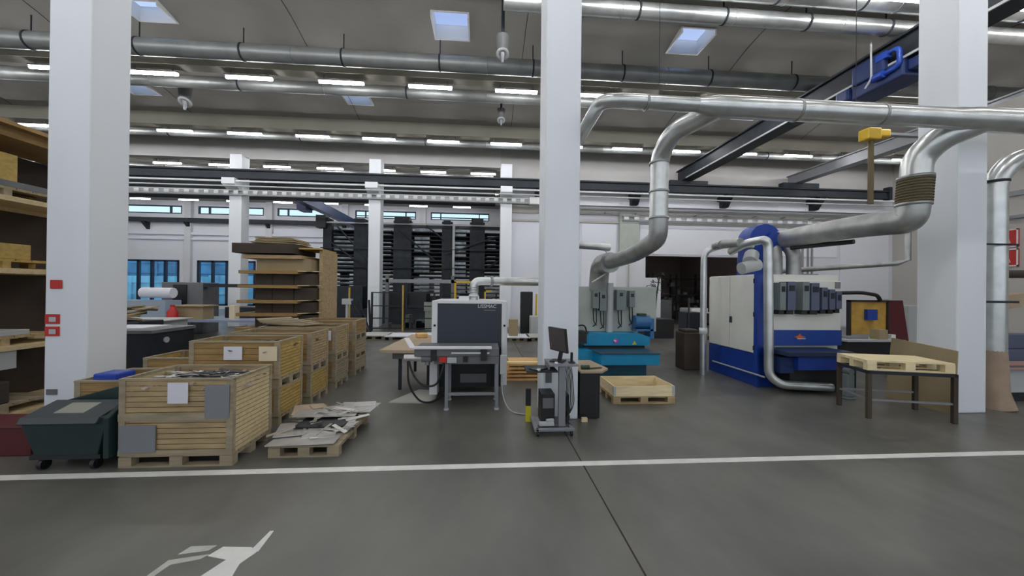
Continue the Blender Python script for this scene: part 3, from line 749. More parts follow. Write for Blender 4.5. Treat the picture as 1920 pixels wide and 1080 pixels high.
# scrap pallet with sheets
t = thing('pallet', 'low worn pallet on the floor loaded with metal sheets beside the front crate', 'pallet', (-2.3, 5.2, 0))
pallet_parts(t, -2.62, -1.78, 4.75, 5.95, 0, 'woodg')
rnd = random.Random(5)
SH = [(-2.25, 4.95, .155, .8, .45, .05, 'pale flat metal sheet at the front edge of the scrap pallet'), (-2.45, 5.25, .175, .6, .5, .3, 'metal sheet lying askew at the left of the scrap pallet'),
      (-2.05, 5.3, .19, .55, .3, -.15, 'small bent sheet in the middle of the scrap pallet'), (-2.3, 5.75, .235, .85, .5, .1, 'bright upper metal sheet in the middle of the scrap pallet'),
      (-1.95, 5.9, .25, .6, .45, -.1, 'right rear metal sheet on the scrap pallet'), (-2.65, 5.85, .24, .4, .45, .35, 'tan sheet at the left rear of the scrap pallet')]
for k, (x, y, z, w_, d_, r, lab) in enumerate(SH):
    b = MB().obox((x, y, z), (w_, d_, .012), r, .04*(k % 3-1), .03*(k % 2))
    b.obox((x+.1, y+.12, z+.012), (w_*.5, d_*.5, .008), r+.3, .02, .02)
    tag(b.build('metal_sheet', 'sheet' if k != 5 else 'ply'), lab, 'metal sheet', 'sheets on the scrap pallet')
b = MB()
for k in range(40):
    b.obox((rnd.uniform(-2.65, -1.7), rnd.uniform(4.8, 6.05), rnd.uniform(.16, .31)), (rnd.uniform(.1, .35), rnd.uniform(.02, .06), .008), rnd.uniform(0, 3), rnd.uniform(-.3, .3), rnd.uniform(-.3, .3))
tag(b.build('metal_scraps', 'sheet'), 'small twisted metal scraps strewn over the scrap pallet', 'scrap', kind='stuff')
b = MB().box(-2.55, -1.9, 5.2, 5.95, .14, .21)
tag(b.build('dark_block', 'black'), 'dark block between the sheets on the scrap pallet', 'block')

# =================================================================== DEBURRING MACHINE
t = thing('deburring_machine', 'white and anthracite sheet deburring machine with a feed table', 'machine', (-.3, 7.5, 0))
MB().box(-.88, .34, 7.14, 8.6, .98, 1.82).build('hood', 'anth', t)
MB().box(-.88, .34, 7.3, 8.6, .18, .98).build('lower_bay', mat('bay_dark', (.012, .016, .017), .5), t)
b = MB(); b.box(-.99, -.88, 7.12, 8.6, .93, 1.87); b.box(-.99, -.90, 7.25, 8.6, .12, .93)
b.build('side_cheek', 'white', t, .015)
MB().box(.34, .45, 7.12, 8.6, .25, 1.87).build('side_cheek', 'white', t, .015)
MB().box(-.88, .34, 7.12, 8.6, 1.82, 1.87).build('top_cover', 'white', t)
for x in (-.93, .395): MB().cyl((x, 7.10, 1.4), (x, 7.125, 1.4), .022, 12).build('lock', 'darksteel', t)
text_mesh('LISSMAC', .095, 'lettering', 'white', t, (.06, 7.135, 1.765), (PI/2, 0, 0))
MB().box(.0, .22, 7.132, 7.138, 1.69, 1.695).build('underline', 'lgrey', t)
MB().box(-.5, -.3, 7.4, 7.42, 1.87, 1.99).box(-.5, -.1, 7.4, 7.42, 1.96, 1.99).box(-.12, -.1, 7.4, 7.42, 1.87, 1.99).build('top_bracket', 'white', t)
# feed table
MB().box(-1.18, .27, 6.42, 7.12, .94, 1.07).build('feed_table', 'midgrey', t, .008)
MB().box(-1.18, .14, 6.36, 6.5, 1.07, 1.10).build('guide_rail', 'white', t)
MB().box(-.55, .1, 6.39, 6.415, .985, 1.01).build('front_rail', 'white', t)
MB().box(-.85, .27, 6.45, 6.55, .80, .94).build('cross_beam', 'midgrey', t)
for x, y in ((-.66, 6.46), (.21, 6.46), (-.66, 7.05), (.21, 7.05)):
    l = MB().box(x, x+.055, y, y+.055, .03, .82).build('leg', 'grey', t)
    MB().cyl((x+.027, y+.027, 0), (x+.027, y+.027, .03), .045, 12).build('foot', 'lgrey', l)
MB().box(-.66, .26, 6.47, 6.51, .25, .30).build('stretcher', 'grey', t)
b = MB(); b.box(-.35, -.27, 6.40, 6.45, .84, .93); b.box(-.0-.05, .06, 6.38, 6.45, .87, 1.07); b.box(-.9, -.8, 6.4, 6.5, .86, 1.05)
b.build('clamps', 'black', t)
plabel(MB().box(-.75, -.63, 6.39, 6.45, .84, .93).build('switch_box', 'red', t), 'red emergency switch')
MB().box(-.62, -.46, 6.39, 6.45, .83, .92).build('switch_plate', 'lgrey', t)
plabel(MB().cyl((-1.38, 6.6, .88), (-1.05, 6.6, .88), .06).build('motor', 'sheet', t), 'shiny motor')
MB().cyl((-1.08, 6.6, .88), (-.9, 6.6, .88), .075).cyl((-.98, 6.6, .88), (-.98, 6.6, .76), .045).box(-1.05, -.8, 6.58, 6.62, .9, .95).build('gearbox', 'grey', t)
MB().tube(smooth_path([(-1.3, 6.58, .84), (-1.22, 6.5, .62), (-1.05, 6.45, .42), (-.8, 6.45, .42), (-.7, 6.42, .7), (-.68, 6.44, .82)], .15), .018, 8).tube(smooth_path([(-1.32, 6.6, .84), (-1.3, 6.55, .4), (-1.1, 6.6, .10), (-.9, 6.75, .05), (-.75, 7.0, .12)], .2), .018, 8).build('hose', 'cab', t)
MB().box(.29, .40, 6.42, 6.5, .62, .95).build('control_box', 'lgrey', t, .008)
MB().tube(smooth_path([(.33, 6.46, .62), (.33, 6.44, .25), (.45, 6.3, .012), (.8, 6.1, .012)], .15), .01, 6).build('cable', 'lgrey', t)
MB().box(-.45, .06, 7.24, 7.3, .28, .45).build('drawer', 'midgrey', t)
MB().box(-1.0, -.86, 7.0, 7.3, .12, .95).build('side_foot', 'white', t)
tag(MB().prism([(-1.72, 6.92), (-1.0, 6.86), (-.9, 7.1), (-.9, 7.65), (-1.32, 7.75)], 'z', 0, .02).build('floor_mat', 'dfloor'), 'pale mat on the floor left of the deburring machine', 'mat')
# plywood topped bench
t = thing('workbench', 'plywood-topped bench left of the deburring machine', 'workbench', (-1.6, 8.5, 0))
MB().prism([(-2.05, 7.45), (-1.25, 7.4), (-1.02, 7.6), (-1.02, 9.7), (-1.9, 10.0)], 'z', .82, .88).build('top', 'ply', t)
MB().prism([(-1.85, 7.7), (-1.3, 7.65), (-1.1, 7.9), (-1.1, 9.5), (-1.8, 9.8)], 'z', .66, .82).build('underframe', 'midgrey', t)
MB().box(-1.75, -1.69, 7.8, 7.86, .0, .66).box(-1.75, -1.69, 9.5, 9.56, 0, .66).box(-1.2, -1.14, 8.0, 8.06, 0, .66).box(-1.2, -1.14, 9.4, 9.46, 0, .66).build('legs', 'darksteel', t)
tag(MB().obox((-1.55, 9.4, .93), (.25, .3, .1), .4).build('wood_offcut', 'orange', bevel=.02), 'small orange wood block on the plywood bench', 'block')
tag(MB().obox((-1.65, 8.4, .885), (.12, 1.6, .01), .28).build('paper_strip', 'paper'), 'pale strip lying along the plywood bench', 'strip')
# orange wood on the floor between machine and cart
t = thing('slat_stack', 'stack of orange wooden slats on the floor right of the deburring machine', 'wood slats', (1.0, 8.8, 0))
for k in range(5):
    MB().box(.52+.02*k, 1.5, 8.5, 9.3, .085*k, .085*k+.045).build('slat', 'orange', t)
    if k < 4: MB().box(.8, .86, 8.6, 9.2, .085*k+.045, .085*k+.085).box(1.3, 1.36, 8.6, 9.2, .085*k+.045, .085*k+.085).build('spacer', 'woodg', t)
MB().box(.53, 2.0, 8.55, 8.7, .385, .41).build('top_board', 'woodp', t)

# =================================================================== COMPUTER CART
t = thing('computer_cart', 'grey wheeled computer cart in front of the middle column', 'cart', (1.05, 5.4, 0))
MB().box(.76, 1.32, 5.24, 5.30, .07, .11).build('front_foot', 'grey', t, .006)
MB().box(.74, .80, 5.24, 5.80, .07, .11).box(1.26, 1.31, 5.3, 5.8, .07, .11).box(.8, 1.26, 5.4, 5.75, .09, .115).build('base_shelf', 'grey', t)
MB().box(1.10, 1.20, 5.32, 5.40, .11, 1.0).build('post', 'grey', t, .006)
MB().box(.62, 1.08, 5.30, 5.72, .90, .925).build('keyboard_shelf', 'darksteel', t, .005)
MB().box(.95, 1.38, 5.28, 5.75, .99, 1.02).box(.95, .98, 5.4, 5.7, .92, .99).build('monitor_shelf', 'grey', t, .005)
for x, y in ((.79, 5.27), (1.28, 5.27), (.77, 5.78), (1.28, 5.76)):
    MB().cyl((x-.015, y, .035), (x+.015, y, .035), .035, 14).box(x-.02, x+.02, y-.015, y+.015, .035, .075).build('castor', 'black', t)
t = thing('monitor', 'black flat monitor turned left on the computer cart', 'monitor', (1.1, 5.5, 1.02))
b = MB().obox((1.12, 5.52, 1.35), (.035, .44, .36), .42, 0, -.12); b.build('housing', 'black', t, .006)
plabel(MB().obox((1.102, 5.512, 1.352), (.004, .41, .33), .42, 0, -.12).build('screen', mat('screen_grey', (.10, .085, .085), .25), t), 'dull grey screen')
MB().obox((1.16, 5.52, 1.12), (.05, .06, .25), -.5, 0, .2).obox((1.12, 5.52, 1.03), (.2, .2, .02), -.5).build('stand', 'black', t)
tag(MB().obox((.86, 5.45, .935), (.16, .36, .02), -.9).build('keyboard', 'black', bevel=.004), 'black keyboard on the lower shelf of the computer cart', 'keyboard')
tag(MB().obox((.80, 5.33, .937), (.06, .10, .025), -.3).build('mouse', 'lgrey', bevel=.01), 'pale mouse beside the keyboard on the cart', 'mouse')
tag(MB().obox((1.3, 5.4, 1.10), (.035, .035, .16), 0, .1, 0).obox((1.3, 5.4, 1.03), (.09, .09, .02)).build('barcode_scanner', 'black', bevel=.008), 'black handheld scanner standing on the cart beside the monitor', 'scanner')
tag(MB().obox((1.06, 5.34, 1.035), (.05, .05, .03)).build('small_roll', 'white', bevel=.01), 'small white roll on the monitor shelf', 'roll')
t = thing('computer_tower', 'black computer tower at the left of the cart base', 'computer', (.9, 5.55, .115))
MB().box(.86, 1.06, 5.42, 5.74, .115, .56).build('case', 'black', t, .008)
MB().box(.88, 1.04, 5.413, 5.42, .35, .5).build('drive_bay', 'midgrey', t)
tag(MB().box(1.205, 1.28, 5.42, 5.74, .115, .54).build('power_supply', 'black', bevel=.01), 'black box at the right of the cart base beside the post', 'box')
b = MB()
rnd = random.Random(9)
for k in range(6):
    b.tube(smooth_path([(1.2+.02*k, 5.45, .98), (1.24+.015*k, 5.4, .7+.03*k), (1.19+.03*k, 5.36, .4), (1.3-.02*k, 5.35, .2), (1.1+.04*k, 5.34, .125)], .15), .007, 6)
tag(b.build('cable_bundle', 'cab'), 'tangle of black cables hanging down the computer cart', 'cables', kind='stuff')
b = MB().box(.82, 1.04, 5.33, 5.40, .115, .17).obox((.98, 5.36, .19), (.12, .05, .05), .3)
tag(b.build('power_strip', 'lgrey', bevel=.01), 'pale power strip on the base of the cart', 'power strip')
t = thing('barrier_post', 'black and yellow corner post left of the computer cart', 'post', (.7, 5.9, 0))
MB().box(.68, .76, 5.85, 5.92, .25, .52).build('upper_part', 'black', t)
plabel(MB().box(.68, .76, 5.85, 5.92, .0, .25).build('lower_part', mat('bright_yellow', (.75, .68, .03), .5), t), 'yellow lower part')

# black desk beside the column
t = thing('desk', 'black desk with a plywood top right of the middle column', 'desk', (1.8, 6.3, 0))
MB().prism([(1.57, 5.88), (1.92, 5.88), (2.1, 6.12), (2.0, 6.85), (1.57, 6.85)], 'z', .755, .785).build('top', 'ply', t)
MB().box(1.57, 1.9, 5.93, 5.96, 0.02, .755).box(1.87, 1.9, 5.96, 6.7, 0.0, .755).box(1.57, 1.87, 6.6, 6.63, .0, .755).build('panels', 'black', t)
tag(MB().cyl((1.62, 6.05, .82), (1.76, 6.05, .82), .035).cyl((1.76, 6.05, .80), (1.98, 6.1, .80), .012).build('hand_tool', mat('tool_green', (.03, .06, .03), .5)), 'dark green hand tool lying on the black desk', 'tool')
tag(MB().obox((1.62, 5.83, .03), (.09, .06, .06)).build('wood_wedge', 'woodp'), 'small pale wedge on the floor at the foot of the black desk', 'block')
# small framed notice on the middle column side
tag(MB().box(1.0, 1.1, 5.905, 5.93, .6, .86).build('switch_panel', 'midgrey'), 'narrow grey panel on the front of the middle column', 'panel')

# collar pallet
t = thing('pallet', 'pale wooden pallet in front of the turquoise machine', 'pallet', (3.0, 7.1, 0))
pallet_parts(t, 2.4, 3.58, 6.68, 7.5, 0, 'wood')
t = thing('pallet_collar', 'new wooden collar standing on the pallet by the turquoise machine', 'pallet collar', (3.0, 7.1, .14))
for k, (a_, b_, c_, d_) in enumerate(((2.41, 3.57, 6.69, 6.71), (2.41, 3.57, 7.47, 7.49), (2.41, 2.43, 6.71, 7.47), (3.55, 3.57, 6.71, 7.47))):
    MB().box(a_, b_, c_, d_, .14, .33).build('board', 'woodp', t)
b = MB()
for x in (2.40, 3.53):
    for y in (6.683, 7.49): b.box(x, x+.05, y, y+.005, .15, .32)
for x in (2.403, 3.57): b.box(x, x+.006, 6.68, 6.73, .15, .32)
b.build('hinges', 'lgrey', t)

# =================================================================== TURQUOISE MACHINE
t = thing('grinding_machine', 'pale green and turquoise grinding machine under the vertical duct', 'machine', (3.5, 9.5, 0))
MB().box(2.5, 4.0, 8.85, 11.2, 0, .34).build('base', 'turqd', t)
MB().prism([(2.75, 8.5), (4.17, 8.5), (4.17, 9.3), (2.62, 9.3)], 'z', .34, .60).build('table', 'turq', t, .01)
MB().prism([(2.72, 8.47), (4.18, 8.47), (4.18, 9.3), (2.6, 9.3)], 'z', .60, .625).build('table_top', mat('table_dark', (.03, .07, .10), .35), t)
MB().box(2.2, 2.7, 8.9, 10, .34, .62).build('infeed_block', 'turq', t)
MB().prism([(2.55, .68), (4.3, .68), (4.3, .9), (4.0, 1.0), (2.85, 1.0), (2.55, .9)], 'y', 9.3, 9.9).build('hood', 'turq', t, .01)
MB().prism([(2.6, .34), (4.2, .34), (4.2, .7), (2.6, .7)], 'y', 9.4, 11).build('throat', mat('throat_dark', (.02, .03, .035), .6), t)
MB().box(2.2, 4.65, 9.7, 11.6, 1.0, 2.2).build('upper_housing', 'green', t, .01)
MB().cyl((3.33, 9.62, 1.0), (3.33, 9.62, 2.3), .09).build('front_pipe', 'lgrey', t)
o = MB().cyl((3.39, 9.285, .8), (3.39, 9.3, .8), .06, 20); plabel(o.build('emblem', mat('emblem_magenta', (.55, .08, .40), .4), t), 'magenta oval emblem')
plabel(MB().obox((3.36, 9.28, .81), (.07, .01, .03), 0, 0, .5).build('emblem_stripe', 'white', t), 'white stripe across the emblem')
plabel(MB().prism([(3.82, .71), (3.94, .71), (3.88, .81)], 'y', 9.285, 9.3).build('warning_triangle', mat('warn_yellow', (.7, .6, .05), .5), t), 'yellow warning triangle')
for k, (x, z0, z1, w_) in enumerate(((2.92, 1.62, 2.1, .16), (3.12, 1.56, 2.06, .18), (3.6, 1.58, 2.12, .24), (3.90, 1.66, 2.1, .15))):
    bx = MB().box(x-w_/2, x+w_/2, 9.5, 9.7, z0, z1).build('drive_box', 'driveg', t, .01)
    MB().box(x-.04, x+.04, 9.49, 9.5, z1-.17, z1-.08).build('display', 'black', bx)
    MB().tube(smooth_path([(x-.04, 9.62, z0), (x-.02, 9.62, z0-.35), (x+.06, 9.62, z0-.45)], .1), .014, 6).tube(smooth_path([(x+.04, 9.6, z0), (x+.05, 9.6, z0-.4), (x-.05, 9.6, z0-.48)], .1), .014, 6).build('cables', 'cab', bx)
m_ = MB().cyl((3.95, 9.5, 1.28), (4.35, 9.5, 1.28), .17, 20)
plabel(m_.build('motor', 'skyb', t), 'blue motor')
MB().box(4.05, 4.25, 9.42, 9.58, 1.44, 1.5).build('terminal_box', 'leaf', t)
MB().box(4.33, 4.43, 9.35, 9.7, .85, 1.38).box(3.95, 4.4, 9.35, 9.7, 1.05, 1.1).build('motor_bracket', 'skyb', t)
MB().ring((2.35, 9.6, 1.6), (0, 1, .1), .08, .05, .08).box(2.25, 2.45, 9.55, 9.68, 1.4, 1.75).build('gauge_unit', 'lgrey', t)
MB().tube(smooth_path([(2.4, 9.6, 1.15), (2.65, 9.55, 1.2), (2.7, 9.55, .95)], .15), .02, 8).build('hose', 'cab', t)
MB().box(2.2, 2.6, 9.2, 9.6, .75, 1.05).build('drive_unit', 'black', t)
MB().tube(smooth_path([(2.75, 9.3, 2.3), (3.2, 9.2, 2.6), (3.1, 9.0, 2.95), (2.9, 8.8, 3.1)], .25), .02, 6).build('white_hose', 'white', t)
tag(MB().box(7.72, 8.84, 20.7, 20.9, 4.3, 6.55).tube([(8.3, 20.8, 4.3), (8.3, 20.8, 2.2)], .04, 6).build('wall_cabinet', 'green'), 'tall pale green panel high on the back wall behind the duct', 'panel')
tag(MB().ring((7.05, 20.9, 2.1), (0, 1, 0), .12, .05, .04).box(7.0, 7.1, 20.92, 20.95, 2.05, 2.15).build('wall_clock', 'grey'), 'small round clock on the white wall left of the doorway', 'clock')

# planter / box left of doorway
tag(MB().box(7.2, 8.45, 15.9, 16.9, 0, .85).build('planter_box', 'black', bevel=.02), 'black box planter standing in front of the doorway', 'planter')
t = thing('potted_tree', 'bare dark plant standing in the black planter', 'plant', (7.7, 16.2, .85))
b = MB()
for k, (dx, h_) in enumerate(((0, 1.5), (.2, 1.9), (-.15, 1.3))): b.tube([(7.7, 16.2, .85), (7.7+dx*.4, 16.2, .85+h_*.6), (7.7+dx, 16.2, .85+h_)], .03, 6)
b.build('stems', 'bark', t)
b = MB(); rnd = random.Random(3)
for k in range(60):
    dx, h_ = ((0, 1.5), (.2, 1.9), (-.15, 1.3))[k % 3]
    b.obox((7.7+dx+rnd.uniform(-.25, .25), 16.2+rnd.uniform(-.2, .2), .85+h_+rnd.uniform(-.3, .2)), (.18, .03, .006), rnd.uniform(0, 3), rnd.uniform(-1, 1), rnd.uniform(-1, 1))
q = b.build('leaves', 'leaf', t); q['kind'] = 'stuff'

# inside the dark store
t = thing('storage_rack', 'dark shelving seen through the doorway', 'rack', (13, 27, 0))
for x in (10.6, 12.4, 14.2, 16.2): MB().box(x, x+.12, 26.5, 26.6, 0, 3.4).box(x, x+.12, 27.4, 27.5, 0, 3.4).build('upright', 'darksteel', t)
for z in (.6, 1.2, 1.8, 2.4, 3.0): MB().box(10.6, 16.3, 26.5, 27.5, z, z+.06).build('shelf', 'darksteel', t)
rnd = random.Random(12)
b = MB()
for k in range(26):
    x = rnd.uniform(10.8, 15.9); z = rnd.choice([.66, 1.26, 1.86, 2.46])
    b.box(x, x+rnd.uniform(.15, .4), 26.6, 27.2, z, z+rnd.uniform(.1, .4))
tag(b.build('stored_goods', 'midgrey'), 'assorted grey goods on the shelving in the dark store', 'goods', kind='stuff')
t = thing('scrubber_machine', 'low white and black floor machine standing in the doorway', 'machine', (13.2, 22.6, 0))
MB().box(12.7, 14.0, 21.8, 23.2, .12, .75).build('body', 'black', t, .05)
plabel(MB().box(12.65, 14.05, 21.75, 23.2, .75, 1.05).build('hood', 'white', t, .08), 'white hood')
b = MB()
for x in (12.8, 13.9):
    for y in (22, 23): b.cyl((x-.04, y, .12), (x+.04, y, .12), .12)
b.build('wheels', 'black', t)
tag(MB().box(11.8, 12.7, 24.2, 24.9, 0, 1.5).build('machine_cabinet', 'midgrey', bevel=.03), 'grey machine cabinet inside the dark store', 'cabinet')

# =================================================================== BLUE MACHINE
t = thing('wide_belt_sander', 'large cream and royal blue sanding machine on the right', 'machine', (7, 8.5, 0))
MB().box(6.05, 7.98, 7.8, 9.55, 0, .72).build('base', 'blue', t, .01)
MB().box(6.05, 6.3, 7.76, 7.8, .72, 2.5).box(6.02, 6.07, 7.74, 7.86, .0, 2.5).build('blue_corner', 'blue', t)
MB().box(6.07, 7.98, 7.8, 9.55, .72, 2.5).build('body', 'cream', t, .01)
b1 = MB().box(6.03, 6.07, 7.87, 8.68, .74, 2.48).build('door', 'cream', t, .006)
b2 = MB().box(6.03, 6.07, 8.70, 9.52, .74, 2.48).build('door', 'cream', t, .006)
MB().box(6.0, 6.03, 8.60, 8.66, 1.35, 1.5).build('handle', 'darksteel', b1)
b = MB()
for z in (.85, 1.6, 2.35):
    for y in (7.85, 9.53): b.cyl((6.02, y, z-.05), (6.02, y, z+.05), .02, 8)
b.build('hinges', 'black', t)
MB().box(6.3, 7.95, 7.7, 7.8, 1.27, 2.36).build('front_panel', 'cream', t, .008)
MB().box(6.27, 7.96, 7.68, 7.8, .93, 1.27).build('blue_band', 'blueb', t, .008)
MB().box(6.15, 7.6, 7.05, 7.72, .80, .89).build('feed_table', mat('table_blue', (.02, .04, .09), .3), t, .008)
MB().box(6.45, 7.55, 7.15, 7.7, .5, .80).build('table_body', 'blue', t)
MB().box(6.4, 7.9, 7.3, 7.8, .05, .5).build('lower_bay', 'black', t)
MB().box(6.15, 6.45, 7.25, 7.7, .42, .75).cyl((6.25, 7.35, .6), (6.7, 7.35, .6), .11).build('gear_motor', 'craneb', t)
o = MB().prism([(6.81, 1.12), (6.91, 1.145), (6.95, 1.20), (6.99, 1.145), (7.09, 1.12), (6.99, 1.095), (6.95, 1.05), (6.91, 1.095)], 'y', 7.665, 7.68)
plabel(o.build('emblem', mat('emblem_red', (.65, .12, .05), .4), t), 'small red cross-shaped emblem')
plabel(MB().box(6.88, 7.08, 7.655, 7.665, 1.075, 1.095).build('emblem_bar', 'lgrey', t), 'pale bar across the emblem')
for k, (x0, x1, z0, z1) in enumerate((x0*.958, x1*.958, 2.1+(z0-2.1)*.96, 2.1+(z1-2.1)*.96) for (x0, x1, z0, z1) in ((6.58, 6.72, 1.7, 2.32), (6.76, 6.95, 1.7, 2.34), (7.12, 7.28, 1.7, 2.34), (7.32, 7.52, 1.7, 2.32), (7.58, 7.72, 1.72, 2.22), (7.76, 7.9, 1.72, 2.18), (7.93, 8.06, 1.74, 2.14))):
    bx = MB().box(x0, x1, 7.45, 7.7, z0, z1).build('drive_box', 'driveg' if k in (0, 2) else 'drive', t, .01)
    MB().box(x0+.03, x1-.03, 7.44, 7.45, z1-.2, z1-.08).build('display', 'darksteel', bx)
    MB().box(x0+.01, x1-.01, 7.5, 7.68, z0-.09, z0).build('cable_gland', 'black', bx)
MB().box(7.8, 7.92, 7.68, 7.7, 2.2, 2.34).build('name_plate', 'grey', t)
# fan on top
b = MB()
pts = [(6.85+.42*math.cos(a_), 3.35+.42*math.sin(a_)) for a_ in [PI*k/18 for k in range(-2, 21)]]
b.prism([(6.42, 2.5), (7.28, 2.5)]+pts, 'y', 8.55, 9.0)
b.build('fan_housing', 'blue', t, .01)
MB().cyl((6.45, 8.3, 2.75), (6.0, 8.25, 2.65), .14).cyl((6.45, 8.5, 3.0), (6.25, 8.3, 2.8), .16).build('fan_motor', 'lgrey', t)
MB().cyl((7.0, 8.5, 3.3), (7.0, 8.4, 3.3), .25).build('fan_inlet', 'blue', t)
# pipework of the machine
MB().tube(smooth_path([(5.55, 9.0, 0.0), (5.55, 9.0, 3.12), (5.95, 8.9, 3.25), (6.1, 8.7, 3.3), (6.5, 8.5, 3.2)], .2), .075, 14).build('pipe', 'galv', t)
MB().tube(smooth_path([(5.85, 8.4, 3.05), (5.85, 7.9, 3.2), (5.95, 7.45, 3.22), (6.02, 7.45, 3.1), (6.02, 7.4, .35), (6.2, 7.3, .17), (7.15, 7.1, .16)], .22), .09, 14).build('pipe', 'galv', t)
MB().tube([(5.75, 8.5, 3.25), (5.8, 8.0, 3.22)], .11, 12).tube([(5.75, 8.85, 3.25), (5.75, 8.6, 3.25)], .10, 12).build('valve_bodies', 'galvd', t)
MB().tube([(6.0, 9.3, .28), (6.0, 7.5, .28)], .02, 6).build('air_line', 'lgrey', t)
MB().ring((5.55, 9.0, 1.1), (0, 0, 1), .075, .02, .16).build('label_band', 'white', t)

# things behind, left of the blue machine
tag(MB().box(5.32, 5.78, 9.45, 9.95, 0, 1.0).box(5.37, 5.73, 9.5, 9.9, 1.0, 1.08).build('waste_bin', 'brown', bevel=.03), 'grey bin behind the thin pipe left of the blue machine', 'bin')
t = thing('pallet', 'small pale pallet on the floor behind the left corner of the blue machine', 'pallet', (5.8, 10.6, 0))
pallet_parts(t, 5.75, 6.2, 9.9, 10.7, 0, 'woodp')
tag(MB().box(6.25, 6.75, 11.0, 11.5, 0, 1.45).tube([(6.3, 10.98, 0), (6.3, 10.98, 1.9)], .03, 6).build('tool_trolley', 'darksteel', bevel=.02), 'dark trolley with a handle behind the blue machine', 'trolley')

# =================================================================== PALLET TABLE, RIGHT
t = thing('work_table', 'brown steel-legged table carrying a pale pallet at the right column', 'table', (0, 0, 0))
HX, HY, TH = .70, .46, .80
for sx in (-1, 1):
    for sy in (-1, 1): MB().box(sx*.60-.03, sx*.60+.03, sy*.36-.03, sy*.36+.03, 0.0, TH).build('leg', mat('brown_steel', (.075, .06, .035), .5) if (sx, sy) == (-1, -1) else 'brown', t)
MB().box(-.63, .63, -.39, -.33, TH-.05, TH).box(-.63, .63, .33, .39, TH-.05, TH).box(-.63, -.57, -.33, .33, TH-.05, TH).box(.57, .63, -.33, .33, TH-.05, TH).build('frame', 'darksteel', t)
MB().box(-.6, .6, -.375, -.345, .3, .33).box(-.6, .6, .345, .375, .3, .33).box(-.615, -.585, -.36, .36, .3, .33).build('stretchers', 'grey', t)
t.location = (7.14, 5.96, 0); t.rotation_euler = (0, 0, -.26)
t = thing('pallet', 'pale new pallet lying on the table beside the right column', 'pallet', (0, 0, 0))
pallet_parts(t, -.62, .62, -.36, .40, 0, 'woodp')
t.scale = (1, 1, 1.2); t.location = (7.16, 5.98, .801); t.rotation_euler = (0, 0, -.26)
b = MB(); b.add([(8.18, 5.84, 0), (8.17, 6.95, 0), (8.31, 6.95, 1.2), (8.32, 5.90, 1.1), (8.16, 5.84, 0), (8.15, 6.95, 0), (8.29, 6.95, 1.2), (8.30, 5.90, 1.1)],
                [(0, 1, 2, 3), (7, 6, 5, 4), (0, 4, 5, 1), (1, 5, 6, 2), (2, 6, 7, 3), (3, 7, 4, 0)])
tag(b.build('cardboard_sheet', 'card'), 'large brown cardboard sheet leaning against the right column', 'cardboard')
tag(MB().box(7.12, 7.32, 6.75, 6.95, .0, .05).box(7.14, 7.3, 6.77, 6.93, .05, .5).cyl((7.22, 6.76, .55), (7.22, 6.9, .55), .06).build('compressed_air_unit', 'driveg', bevel=.02), 'small grey apparatus under the left end of the pallet table', 'apparatus')
# workbench behind
t = thing('workbench', 'workbench with a yellow back panel behind the pallet table', 'workbench', (10.2, 9.4, 0))
MB().box(9.5, 11.15, 9.0, 9.7, .82, .87).build('top', 'lgrey', t)
MB().box(9.6, 11.0, 9.1, 9.6, .3, .82).build('cabinet', 'black', t)
for x in (9.55, 11.1):
    for y in (9.05, 9.62): MB().box(x-.03, x+.03, y-.03, y+.03, 0, .82).build('leg', 'darksteel', t)
plabel(MB().box(10.25, 11.35, 9.66, 9.7, .95, 1.86).build('tool_panel', mat('amber_panel', (.55, .33, .06), .7, var=.2), t), 'yellow wooden tool panel')
MB().box(10.2, 10.25, 9.62, 9.72, .0, 1.9).box(11.35, 11.4, 9.62, 9.72, .0, 1.9).box(10.2, 11.4, 9.62, 9.72, 1.86, 1.91).build('panel_frame', 'black', t)
tag(MB().box(10.68, 10.98, 9.56, 9.66, 1.35, 1.65).build('blue_wall_box', 'blue'), 'dark blue box hanging on the yellow tool panel', 'box')
tag(MB().box(10.5, 10.75, 9.1, 9.35, .87, 1.13).build('cardboard_box', 'card'), 'small cardboard box on the bench with the yellow panel', 'box')
tag(MB().box(10.85, 10.98, 9.1, 9.25, .87, 1.0).build('white_carton', 'white'), 'small white carton on the bench with the yellow panel', 'carton')
tag(MB().box(9.7, 10.3, 9.2, 9.5, .87, .93).build('tool_tray', 'grey'), 'low grey tray on the left of the bench with the yellow panel', 'tray')
tag(MB().tube(smooth_path([(9.6, 9.3, 2.1), (10.3, 9.4, 2.12), (10.9, 9.5, 2.05), (11.1, 9.6, 1.9)], .2), .05, 10).build('exhaust_arm', 'black'), 'black bent arm above the yellow tool panel', 'arm')
t = thing('flexible_screen', 'dark maroon screen standing behind the workbench', 'screen', (11.9, 10, 0))
MB().prism([(11.75, 0), (12.6, 0), (12.28, 1.9), (11.8, 1.9)], 'y', 10.0, 10.06).build('curtain', 'maroon', t)
MB().box(11.75, 12.4, 9.99, 10.07, 1.9, 1.94).build('rail', 'lgrey', t)
tag(MB().box(12.6, 12.95, 10.1, 10.4, 0, 1.75).build('locker', 'lgrey', bevel=.02), 'narrow pale locker behind the maroon screen', 'locker')

